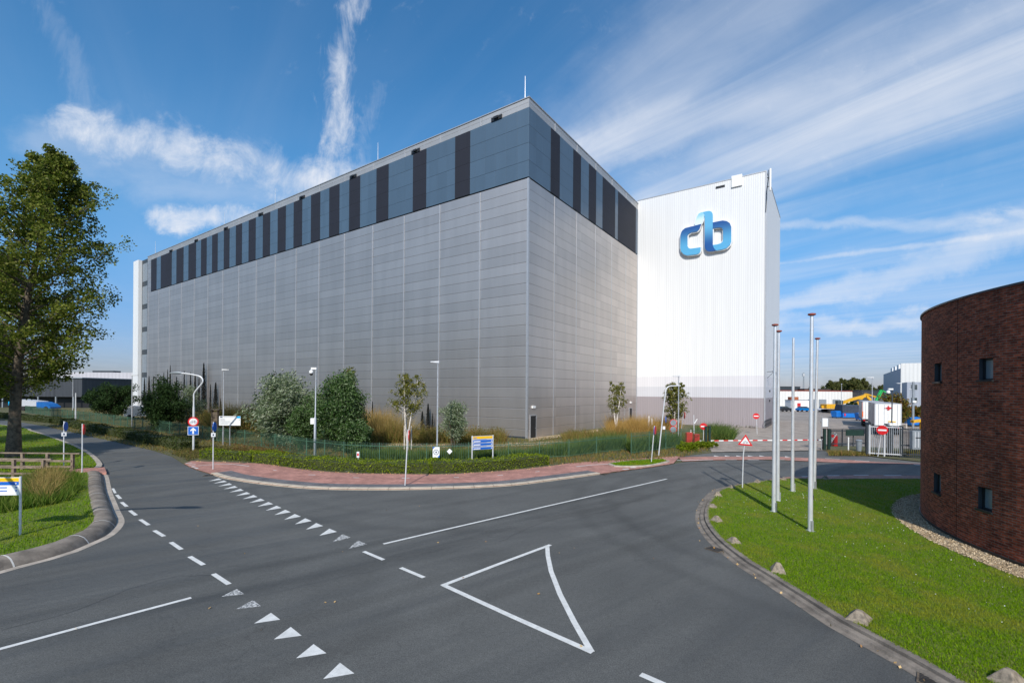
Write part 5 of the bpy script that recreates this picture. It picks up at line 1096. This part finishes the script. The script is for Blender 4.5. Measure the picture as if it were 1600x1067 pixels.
g = G(1342, 704.5, .06); t = thing('litter_bin', 'round grey bin left of the tall gate post', 'bin', g); MB().tube([(0,0,0),(0,0,.9)], [.2,.24], 16).build('body', M_GREY, t, smooth=True); MB().tube([(0,0,.9),(0,0,.96),(0,0,1.04)], [.27,.27,.15], 16).build('lid', M_GREY, t, smooth=True)
# inner dark fence
i0_, i1_ = G(1299,698,.06), G(1354,697,.06)
t = thing('inner_fence', 'dark metal bar fence between barrier and grey gate', 'fence', i0_)
mb = MB(); n = 40; d_ = i1_-i0_
for k in range(n+1): p = i0_+d_*(k/n); mb.bx(p.x,p.y,.06+.95,.025,.025,1.6)
mb.build('bars', M_BLACK, t, local=False)
for z_ in (.3, 1.55): MB().bar(i0_+V(0,0,z_), i1_+V(0,0,z_), .06, .09).build('rail', M_DGREY, t, local=False)
c0, c1 = AT(1298,672,47), AT(1325,680,47); MB().box(c0.x, c1.x, i0_.y+.05, i0_.y+.1, 1.15, 1.72).build('panel', M_DGREEN, t, local=False)
for x in (1298, 1316, 1333, 1352): p = G(x,697.6,.06); MB().box(p.x-.04,p.x+.04,p.y-.04,p.y+.04,.06,1.75).build('post', M_DGREY, t, local=False)
# grey sliding gate
g0, g1, g2 = G(1357,711.5,.07), G(1408,714.5,.07), G(1475,719,.07)
t = thing('sliding_gate', 'tall pale grey palisade sliding gate by the brick building', 'gate', g0)
d_ = g1-g0; n = 17; mb = MB()
for k in range(n+1): p = g0+d_*(k/n); mb.bx(p.x,p.y,1.35,.035,.035,2.3)
mb.build('bars', mat('gate_grey', (.42,.45,.48), .45, .3), t, local=False)
for z_ in (.22, 2.42): MB().bar(g0+V(0,0,z_), g1+V(0,0,z_), .06, .08).build('rail', M_WPOLE, t, local=False)
for x, m, w_ in ((1354.5,M_DGREY,.16),(1358.3,M_WPOLE,.09),(1381.5,M_WPOLE,.09),(1407,M_DGREY,.13),(1410,M_DGREY,.1)):
    p = G(x, 711.5+(x-1357)*.058, .07); MB().box(p.x-w_/2,p.x+w_/2,p.y-.06+.02,p.y+.08,.07,2.65).build('gate_post', m, t, local=False)
p = G(1393.5, 713.5, .07); MB().box(p.x-.12,p.x+.12,p.y+.1,p.y+.4,.07,2.6).build('gate_frame', M_DGREY, t, local=False)
t = thing('palisade_fence', 'grey palisade fence between gate and brick building', 'fence', g1)
mb = MB(); n = 22; d_ = g2-g1
for k in range(1, n+1): p = g1+d_*(k/n); mb.bx(p.x,p.y,1.3,.04,.04,2.3)
mb.build('bars', M_DGREY, t, local=False)
for z_ in (.3, 1.0, 2.3): MB().bar(g1+V(0,0,z_), g2+V(0,0,z_), .06, .1).build('rail', M_DGREY, t, local=False)
p = G(1428, 716, .07); t = thing('electrical_cabinet', 'blue grey louvred cabinet on the palisade fence', 'cabinet', (p.x,p.y-.2,.07)); MB().box(-.42,.42,-.15,.15,.75,2.25).build('body', M_GREY, t, bevel=.02)
mb = MB()
for x_ in (-.22,.04,.26): mb.box(x_-.05,x_+.05,-.17,-.151,.9,2.15)
mb.build('louvre', M_SGR, t); MB().box(-.2,.2,-.18,-.171,1.65,1.72).build('handle', M_BLACK, t)

# ------------------------------------------------------------------ the yard: vehicles, skips, sheds
def wheels(par, xs, y0, y1, r, z=None, w_=.3):
    for x in xs:
        for y in (y0, y1): MB().tube([(x,y-w_/2,r),(x,y+w_/2,r)], r, 16).build('wheel', M_RUBBER, par, smooth=True)
M_TSIDE = mat('trailer_side', (.30,.29,.31), .5, var=.25, scale=1)
def trailer(loc, rz, lab, rear=True, curt=M_TSIDE):
    t = thing('box_trailer', lab, 'trailer', loc, rz, 'white box trailers parked in the yard')     # local: rear at y=0 facing -Y, length along +Y
    MB().box(-1.27,1.27,.05,13.0,1.2,3.95).build('box_body', curt, t, bevel=.03)
    d = MB(); d.box(-1.2,-.01,-.01,.05,1.25,3.88); d.box(.01,1.2,-.01,.05,1.25,3.88); dd = d.build('rear_doors', M_WHITE, t)
    lo = MB()
    for x_ in (-.9,-.35,.35,.9): lo.tube([(x_,-.04,1.3),(x_,-.04,3.85)], .018, 6)
    lo.build('lock_rods', M_SGR, t)
    MB().box(-1.3,-1.2,-.02,.08,1.2,3.95).box(1.2,1.3,-.02,.08,1.2,3.95).box(-1.3,1.3,-.02,.08,3.88,3.98).build('door_frame', M_SGR, t)
    MB().box(-1.27,1.27,0,12.8,.95,1.2).build('chassis', M_BLACK, t); MB().box(-1.2,1.2,-.05,.1,.5,.62).build('bumper', M_DGREY, t)
    MB().box(-1.22,-.95,-.06,0,.95,1.1).build('tail_light', M_SRED, t); MB().box(.95,1.22,-.06,0,.95,1.1).build('tail_light', M_SRED, t)
    wheels(t, (), 0, 0, .5)
    for y in (2.3,3.6,4.9):
        for x in (-1.05,1.05): MB().tube([(x-.2,y,.52),(x+.2,y,.52)], .5, 18).build('wheel', M_RUBBER, t, smooth=True)
    MB().box(-1.0,-.9,9.6,9.75,.05,1.0).box(.9,1.0,9.6,9.75,.05,1.0).build('landing_leg', M_DGREY, t); MB().box(-.3,.3,-.06,-.0,1.0,1.15).build('number_plate', M_SWH, t)
    return t
u = V(.30,.954); c = AT(1387.5, 640, 57)
t1 = trailer((c.x, 57, .06), -.604, 'white box trailer with a red emblem on its rear, right one of the pair'); 
em = MB()
for k in range(4):
    a = math.pi/2*k; em.plate([(.05*math.cos(a+j*1.57/2)+.13*math.cos(a)+.10*math.cos(2*math.pi*j/10)*(1.4 if k % 2 == 0 else .9), .13*math.sin(a)+.07*math.sin(2*math.pi*j/10)*(1 if k % 2 == 0 else 1.5)) for j in range(10)], (.05,-.07,3.42), (1.15,0,0), (0,0,1.15), .01)
em.bar((-.35,-.075,3.4),(.45,-.075,3.4),.1,.01); em.build('red_emblem', M_SRED, t1)
MB().box(.02,.75,-.07,-.05,1.7,1.82).build('yellow_plate', M_SYEL, t1); MB().box(-.35,.35,-.08,-.05,1.25,1.5).build('ramp_bar', M_DGREY, t1)
t2_ = trailer((55.2, 70.8, .06), -.604, 'white box trailer with orange side markers, left one of the pair')
MB().box(-1.34,-1.305,.0,.3,1.3,3.8).build('red_white_strip', M_ORANGE, t2_); MB().box(-1.34,-1.20,-.06,-.03,1.6,2.4).build('marker_board', M_ORANGE, t2_)
def bin_(loc, rz, lab, s=1.0):
    t = thing('waste_container', lab, 'container', loc, rz, 'blue waste containers in the yard')
    MB().add([(-.75,-.5,.25),(.75,-.5,.25),(.75,.5,.25),(-.75,.5,.25),(-.9,-.62,1.25),(.9,-.62,1.25),(.9,.62,1.25),(-.9,.62,1.25)], [(0,3,2,1),(4,5,6,7),(0,1,5,4),(1,2,6,5),(2,3,7,6),(3,0,4,7)]).build('body', M_BLUEP, t)
    l_ = MB(); n = 8
    for k in range(n):
        a0, a1 = math.pi*k/n, math.pi*(k+1)/n; l_.add([(-.92,-.64*math.cos(a0),1.25+.28*math.sin(a0)),(.92,-.64*math.cos(a0),1.25+.28*math.sin(a0)),(.92,-.64*math.cos(a1),1.25+.28*math.sin(a1)),(-.92,-.64*math.cos(a1),1.25+.28*math.sin(a1))], [(0,1,2,3)])
    for x_ in (-.92,.92): l_.add([(x_,-.64*math.cos(math.pi*k/n),1.25+.28*math.sin(math.pi*k/n)) for k in range(n+1)], [tuple(range(n+1))])
    l_.build('lid', M_BLUEP, t)
    for x_ in (-.6,.6):
        for y_ in (-.4,.4): MB().tube([(x_,y_-.05,.12),(x_,y_+.05,.12)], .12, 10).build('wheel', M_RUBBER, t)
    t.scale = (s,s,s); return t
g = G(1307,653,.06); b1 = bin_(g, .35, 'single blue waste container standing free in the yard')
c = AT(1346, 655, 88); dup(b1, (c.x, 88, .06), 0, 'blue waste container beside the tarpaulin covered skip')
c = G(1427.5, 666, .06); dup(b1, (c.x-.3, c.y, .06), .2, 'blue waste container left of the pair by the brick wall'); dup(b1, (c.x+1.7, c.y+.2, .06), -.1, 'blue waste container right of the pair by the brick wall')
c0, c1 = AT(1317,650,96), AT(1350,650,96)
t = thing('covered_skip', 'long dark tarpaulin covered skip with blue lower side', 'skip', (c0.x,96,.06)); wd = c1.x-c0.x+2
MB().add([(0,0,.2),(wd,0,.2),(wd,2.4,.2),(0,2.4,.2),(-.1,-.1,1.1),(wd+.1,-.1,1.1),(wd+.1,2.5,1.1),(-.1,2.5,1.1)], [(0,3,2,1),(4,5,6,7),(0,1,5,4),(1,2,6,5),(2,3,7,6),(3,0,4,7)]).build('body', M_BLUEP, t)
MB().add([(-.15,-.15,1.1),(wd+.15,-.15,1.1),(wd+.15,2.55,1.1),(-.15,2.55,1.1),(0,.2,2.75),(wd,.2,2.6),(wd,2.2,2.7),(0,2.2,2.85)], [(4,5,6,7),(0,1,5,4),(1,2,6,5),(2,3,7,6),(3,0,4,7)]).build('tarpaulin', M_TARP, t)
MB().box(.2,.5,-.14,-.1,.5,1.0).build('warning_mark', M_SRED, t)
def car(loc, rz, lab, m):
    t = thing('parked_car', lab, 'car', loc, rz, 'cars parked at the back of the yard')
    pr = [(-2.1,.35),(-2.15,.75),(-1.95,.98),(-1.1,1.05),(1.25,1.0),(2.0,.85),(2.15,.6),(2.1,.35)]; cab = [(-1.75,1.0),(-1.35,1.42),(.1,1.46),(.95,1.02)]
    MB().plate(pr, (0,.85,0), (1,0,0), (0,0,1), 1.7).build('body', m, t, bevel=.06); MB().plate(cab, (0,.74,0), (1,0,0), (0,0,1), 1.48).build('windows', M_GLASS, t, bevel=.05)
    MB().plate([(-1.35,1.42),(.1,1.46),(.1,1.5),(-1.35,1.46)], (0,.72,0), (1,0,0), (0,0,1), 1.44).build('roof', m, t)
    for x_ in (-1.35,1.35):
        for y_ in (-.8,.8): MB().tube([(x_,y_-.1,.32),(x_,y_+.1,.32)], .32, 16).build('wheel', M_RUBBER, t, smooth=True)
    MB().box(2.05,2.17,-.75,-.45,.6,.75).build('headlight', M_SWH, t); return t
for x, y, lab, m, rz in ((1257,641.5,'bright blue hatchback by the white cabin',mat('car_blue', (.0,.2,.6), .3, .3, coat=.6),0.1),(1291,643.5,'white estate car before the yellow excavator',mat('car_white', (.75,.76,.78), .3, coat=.6),.1),(1226,641.5,'dark car at the edge of the white block',mat('car_dark', (.03,.035,.045), .3, .3, coat=.6),.2)):
    D = 128; c = AT(x, 640, D); car((c.x, D, .06), rz, lab, m)
# portable cabin
c0, c1 = AT(1236,640,136), AT(1265,640,136)
t = thing('site_cabin', 'low white site cabin with brown roof boxes behind the blue car', 'cabin', (c0.x,136,.06)); wd = c1.x-c0.x
MB().box(0,wd,0,3,0,3.0).build('wall', M_WHITE, t); MB().box(-.1,wd+.1,-.1,3.1,3.0,3.12).build('roof', M_GREY, t)
w_ = MB().box(1.8,2.8,-.05,-.01,1.1,2.2).build('window', M_REDP, t); MB().box(.2,2.5,.5,2,3.12,4.0).build('roof_crates', mat('brown_crate', (.35,.1,.04), .8), t)
# far halls
def hall(name, lab, x0, x1, D, top, dep, m, cat='hall', parts=None):
    a, b = AT(x0,640,D), AT(x1,640,D); z_ = ZA(x0, top, D); t = thing(name, lab, cat, (a.x, D, 0)); MB().box(0, b.x-a.x, 0, dep, 0, z_).build('wall', m, t); MB().box(-.1, b.x-a.x+.1, -.1, dep+.1, z_, z_+.25).build('roof_edge', M_RUST if m is M_HALLW else M_DGREY, t); return t, b.x-a.x, z_
t, wd, z_ = hall('white_hall', 'long low white hall behind the yard', 1180, 1334, 150, 610.5, 30, M_HALLW)
for x_ in (17,25,20.5): MB().box(x_,x_+2.5,-.06,0,.1,3.2).build('shutter', M_GREY, t)
hall('brown_hall', 'narrow brown brick hall end next to the white hall', 1334.3, 1346, 151, 610.8, 20, M_BROWN)
t, wd, z_ = hall('dark_hall', 'dark blue grey low hall behind the excavator', 1346.3, 1381, 146, 610.6, 20, M_HALLD)
for k in range(4): MB().box(2+k*1.8,3+k*1.8,-.05,0,3.0,4.0).build('window', M_GREY, t)
hall('red_roof_hall', 'far roof with reddish tiles behind the white hall', 1257, 1297, 210, 608, 15, M_BROWN)
hall('dark_box_hall', 'dark flat hall beside the white block', 1205, 1250, 215, 604.3, 20, M_DGREY)
# grey hall at right
h0 = AT(1380, 640, 205); dd_ = V(-.568,-.8233); ln = 62; h1 = h0.xy+dd_*ln; Z = ZA(1380, 585, 205)
gh = thing('grey_hall', 'tall pale grey industrial hall with stepped white roof boxes', 'building', (h0.x, h0.y, 0), math.atan2(dd_.y, dd_.x))
MB().box(0, ln, 0, 60, 0, Z).build('wall', M_HALLG, gh)
for k, (x0_, hh) in enumerate(((24,1.6),(34,1.7),(45,1.8))): MB().box(x0_,x0_+6,.5,9,Z,Z+hh).build('roof_box', M_WHITE, gh)
MB().box(ln-.5, ln+.6, .0, 60, 4.5, Z+1.6).build('white_front', M_HALLW, gh)
c = AT(1417, 640, 132); t = thing('office_block', 'grey office extension with dark windows under the white hall front', 'building', (c.x, 132, 0), math.atan2(-.5676,.8233))
MB().box(0,30,0,12,0,ZA(1417,597,132)).build('wall', M_HALLG, t)
for x_ in (.8,5.0):
    for z_ in (2.6,6.3): w_ = MB().box(x_,x_+1.5,-.05,0,z_,z_+1.6).build('window', M_SGR, t); MB().box(x_+.08,x_+1.42,-.07,-.051,z_+.08,z_+1.52).build('pane', M_GLASS, w_)
# excavators
def excav(loc, rz, lab, m, boom, ext=True):
    t = thing('excavator', lab, 'excavator', loc, rz, 'excavators at the back of the yard')
    for y_ in (-1.3,1.3): MB().plate([(-2.2,.1),(2.2,.1),(2.5,.5),(2.2,.95),(-2.2,.95),(-2.5,.5)], (0,y_+.3,0), (1,0,0), (0,0,1), .6).build('track', M_RUBBER, t)
    MB().box(-2.8,1.6,-1.3,1.3,1.1,2.3).build('body', m, t, bevel=.1); MB().box(.2,1.6,-1.2,-.1,2.3,3.3).build('cab', M_GLASS, t, bevel=.08)
    b = MB()
    for (p, q_, w0) in boom: b.bar(p, q_, .45, w0)
    b.build('boom', m, t); return t
c = AT(1303,640,122); excav((c.x,122,.06), 0, 'yellow excavator with a long raised boom behind the skip', M_YEL, [((-3.4,0,1.5),(2,0,2.2),.7),((1.0,-.3,2.3),(4.5,-.3,3.6),.75),((4.5,-.3,3.6),(8.2,-.3,4.6),.7),((8.2,-.3,4.6),(10.3,-.3,2.4),.6)])
c = AT(1378,640,108); excav((c.x-.6,108,.06), 0, 'green folded crane boom above the white trailers', M_MGREEN, [((-1.5,0,2.2),(.3,0,6.0),.22),((-1.1,0,2.2),(.7,0,6.0),.16),((.5,0,5.9),(1.9,0,5.2),.22),((1.8,0,5.4),(2.5,0,2.0),.42)])
c = AT(1350,640,140); excav((c.x-2,140,.06), .2, 'small yellow digger arm before the dark hall', M_YEL, [((0,0,2.2),(3,0,5.0),.5),((3,0,5.0),(7.5,0,3.9),.4)])
# pallets, radio mast
c = AT(1412, 660, 66); t = thing('pallet_stack', 'small stack of pale pallets beside the trailer', 'pallets', (c.x,66,.06)); mb = MB()
for k in range(6): mb.box(-.5,.5,0,.8,k*.16,k*.16+.04); mb.box(-.5,-.4,0,.8,k*.16+.04,k*.16+.15); mb.box(.4,.5,0,.8,k*.16+.04,k*.16+.15)
mb.build('pallets', M_WBARK, t)
c = AT(1437, 666, 60); t = thing('yellow_machine', 'low yellow machine arm at the edge of the brick building', 'machine', (c.x,60,.06)); MB().bar((-1,0,1.6),(1.5,0,1.9),.5,.35).build('arm', M_YEL, t); MB().box(.4,1.6,-.5,.5,0,1.5).build('body', M_YEL, t)
c = AT(1255,640,500); t = thing('radio_mast', 'thin far lattice radio mast between the flagpoles', 'mast', (c.x,500,0)); hh = ZA(1255,582,500); mb = MB()
for sx_, sy_ in ((-.6,-.6),(.6,-.6),(0,.6)): mb.bar((sx_,sy_,0),(sx_*.6,sy_*.6,hh),.25)
for k in range(12): z_ = hh*k/12; mb.bar((-.6,-.6,z_),(.6,-.6,z_+hh/12),.15)
mb.build('lattice', M_GREY, t); MB().tube([(0,0,hh-4),(0,0,hh-1)], 1.3, 10).build('antenna_drum', M_SGR, t)
# rubble and railing at the foot of the white block
t = thing('black_railing', 'black railing at the right corner of the white block', 'railing', (T0.x-.3, T0.y-.6, .06), math.atan2(.8233,.5676)); mb = MB()
for z_ in (.5,1.1): mb.bar((0,0,z_),(9,0,z_),.05)
for k in range(10): mb.bar((k,0,0),(k,0,1.1),.06)
mb.build('rails', M_BLACK, t)
rk = None
for i in range(14):
    s_ = 1+i*.62+.2*math.sin(i*3); p = T0+V(-.8233,.5676)*s_+V(-.5676,-.8233)*(.7+.25*math.cos(i*5)); 
    if rk is None:
        mb = MB(); mb.ball((0,0,.12), .3, 9, 6, .8); mb.v = [(x*(1+.25*math.sin(x*17+y*9)),y*(1+.2*math.cos(y*13)),z*(1+.2*math.sin(x*21))) for x,y,z in mb.v]; rk = tag(mb.build('rubble_stone', mat('rubble', (.22,.2,.19), .9, var=.4, bump=.6)), 'grey rubble stone at the foot of the mauve wall', 'stone', 'rubble stones along the mauve wall'); rk.location = (p.x,p.y,.06)
    else: r2 = rk.copy(); COL.objects.link(r2); r2.location = (p.x,p.y,.06); r2.rotation_euler = (0,0,i*1.3); r2.scale = (.6+.5*abs(math.sin(i*2)),)*3

# ------------------------------------------------------------------ left background
c0 = AT(-60, 640, 150); t = thing('dark_hall', 'long low dark hall with pale roof edge at the far left', 'hall', (c0.x,150,0)); wd = AT(209,640,150).x-c0.x
MB().box(0,wd,0,40,0,8.0).build('wall', M_HALLG, t); MB().box(-1,wd+1,2,41,8.0,10.3).build('roof', M_ROOFL, t); MB().box(-.2,wd+.2,-.3,2.5,7.9,8.15).build('eaves', M_DGREY, t)
for x_ in (wd-26,wd-12): MB().box(x_,x_+10,-.1,0,0,4.6).build('dock_opening', M_BLACK, t)
MB().box(wd-18,wd-11,5,8,10.3,11).build('roof_box', M_DGREY, t)
c0 = AT(-80, 640, 118); t = thing('dark_shed', 'nearer dark corrugated shed with a long canopy behind the trees', 'shed', (c0.x,118,0)); wd = AT(128,640,118).x-c0.x
MB().box(0,wd,0,20,2.9,7.6).build('wall', M_HALLD, t); MB().box(0,wd,2,20,0,2.9).build('recess', M_BLACK, t); MB().box(-.3,wd+.3,-.3,20.3,7.6,7.85).build('roof_edge', M_GREY, t)
for k in range(8): MB().box(k*wd/7.5,k*wd/7.5+.3,-.1,.2,0,2.9).build('column', M_GREY, t)
c0 = AT(38, 640, 104); t = thing('lorry', 'pale lorry with a blue streamlined nose behind the green fence', 'lorry', (c0.x,104,.06)); wd = AT(88,640,104).x-c0.x
MB().plate([(0,1.0),(wd*.65,1.0),(wd*.58,2.1),(0,2.5)], (0,1.2,0), (1,0,0), (0,0,1), 2.4).build('box_body', M_SGR, t); MB().plate([(wd*.55,.5),(wd*.98,.5),(wd*.98,.9),(wd*.86,1.5),(wd*.68,1.95),(wd*.55,2.0)], (0,1.25,0), (1,0,0), (0,0,1), 2.5).build('cab', mat('lorry_blue', (.01,.11,.36), .4), t, bevel=.08)
for x_ in (1,2.2,wd*.85): MB().tube([(x_,-1.3,.5),(x_,-.9,.5)], .5, 14).build('wheel', M_RUBBER, t)
c0 = AT(228,640,80); t = thing('service_van', 'small white van half hidden behind the dark bush', 'van', (c0.x-.8,80,.06), .5); MB().plate([(-2.2,.4),(2.2,.4),(2.2,1.1),(1.4,1.3),(.9,2.1),(-2.2,2.2)], (0,.9,0), (1,0,0), (0,0,1), 1.8).build('body', M_WHITE, t, bevel=.08); MB().plate([(.2,1.3),(1.2,1.3),(.85,1.95),(.2,1.95)], (0,.93,0), (1,0,0), (0,0,1), 1.86).build('windows', M_GLASS, t)
for x_ in (-1.4,1.4):
    for y_ in (-.85,.85): MB().tube([(x_,y_-.1,.35),(x_,y_+.1,.35)], .35, 14).build('wheel', M_RUBBER, t)

# ------------------------------------------------------------------ drains, repairs and seams in the road
dr = None
for i, (x, y, rz, lab) in enumerate([(326,742.5,.4,'rusty gully grate at the left end of the pale kerb'),(944,740.5,.9,'rusty gully grate at the right end of the pale kerb'),(1117,858,2.2,'dark gully grate in the bend of the lawn kerb'),(1462,1066,2.4,'dark gully grate at the bottom of the lawn kerb')]):
    g = G(x, y, .012)
    if dr is None:
        dr = thing('gully_grate', lab, 'drain', g, rz, 'gully grates in the kerb'); MB().box(-.26,.26,-.2,.2,0,.012).build('frame', M_BARK, dr)
        mb = MB()
        for k in range(6): mb.box(-.22,.22,-.16+k*.06,-.13+k*.06,.0125,.02)
        mb.build('bars', M_BLACK, dr)
    else: dup(dr, g, rz, lab)
mc = mat('crack_sealant', (.022,.022,.024), .55, var=.2); mb = MB()
for k_, (pts, wd_) in enumerate([([(0,985),(120,952),(250,905),(345,898)],.016),([(1000,780),(940,800),(860,812),(780,845)],.014)]):
    L_ = smooth_line(GL(pts), .35); L_ = [p+V(RNG.normal()*.03, RNG.normal()*.03) for p in L_]; sweep(L_, [(wd_/2,.002+.0005*k_),(-wd_/2,.002+.0005*k_)], mb)
struct(mb.build('road_cracks', mc))
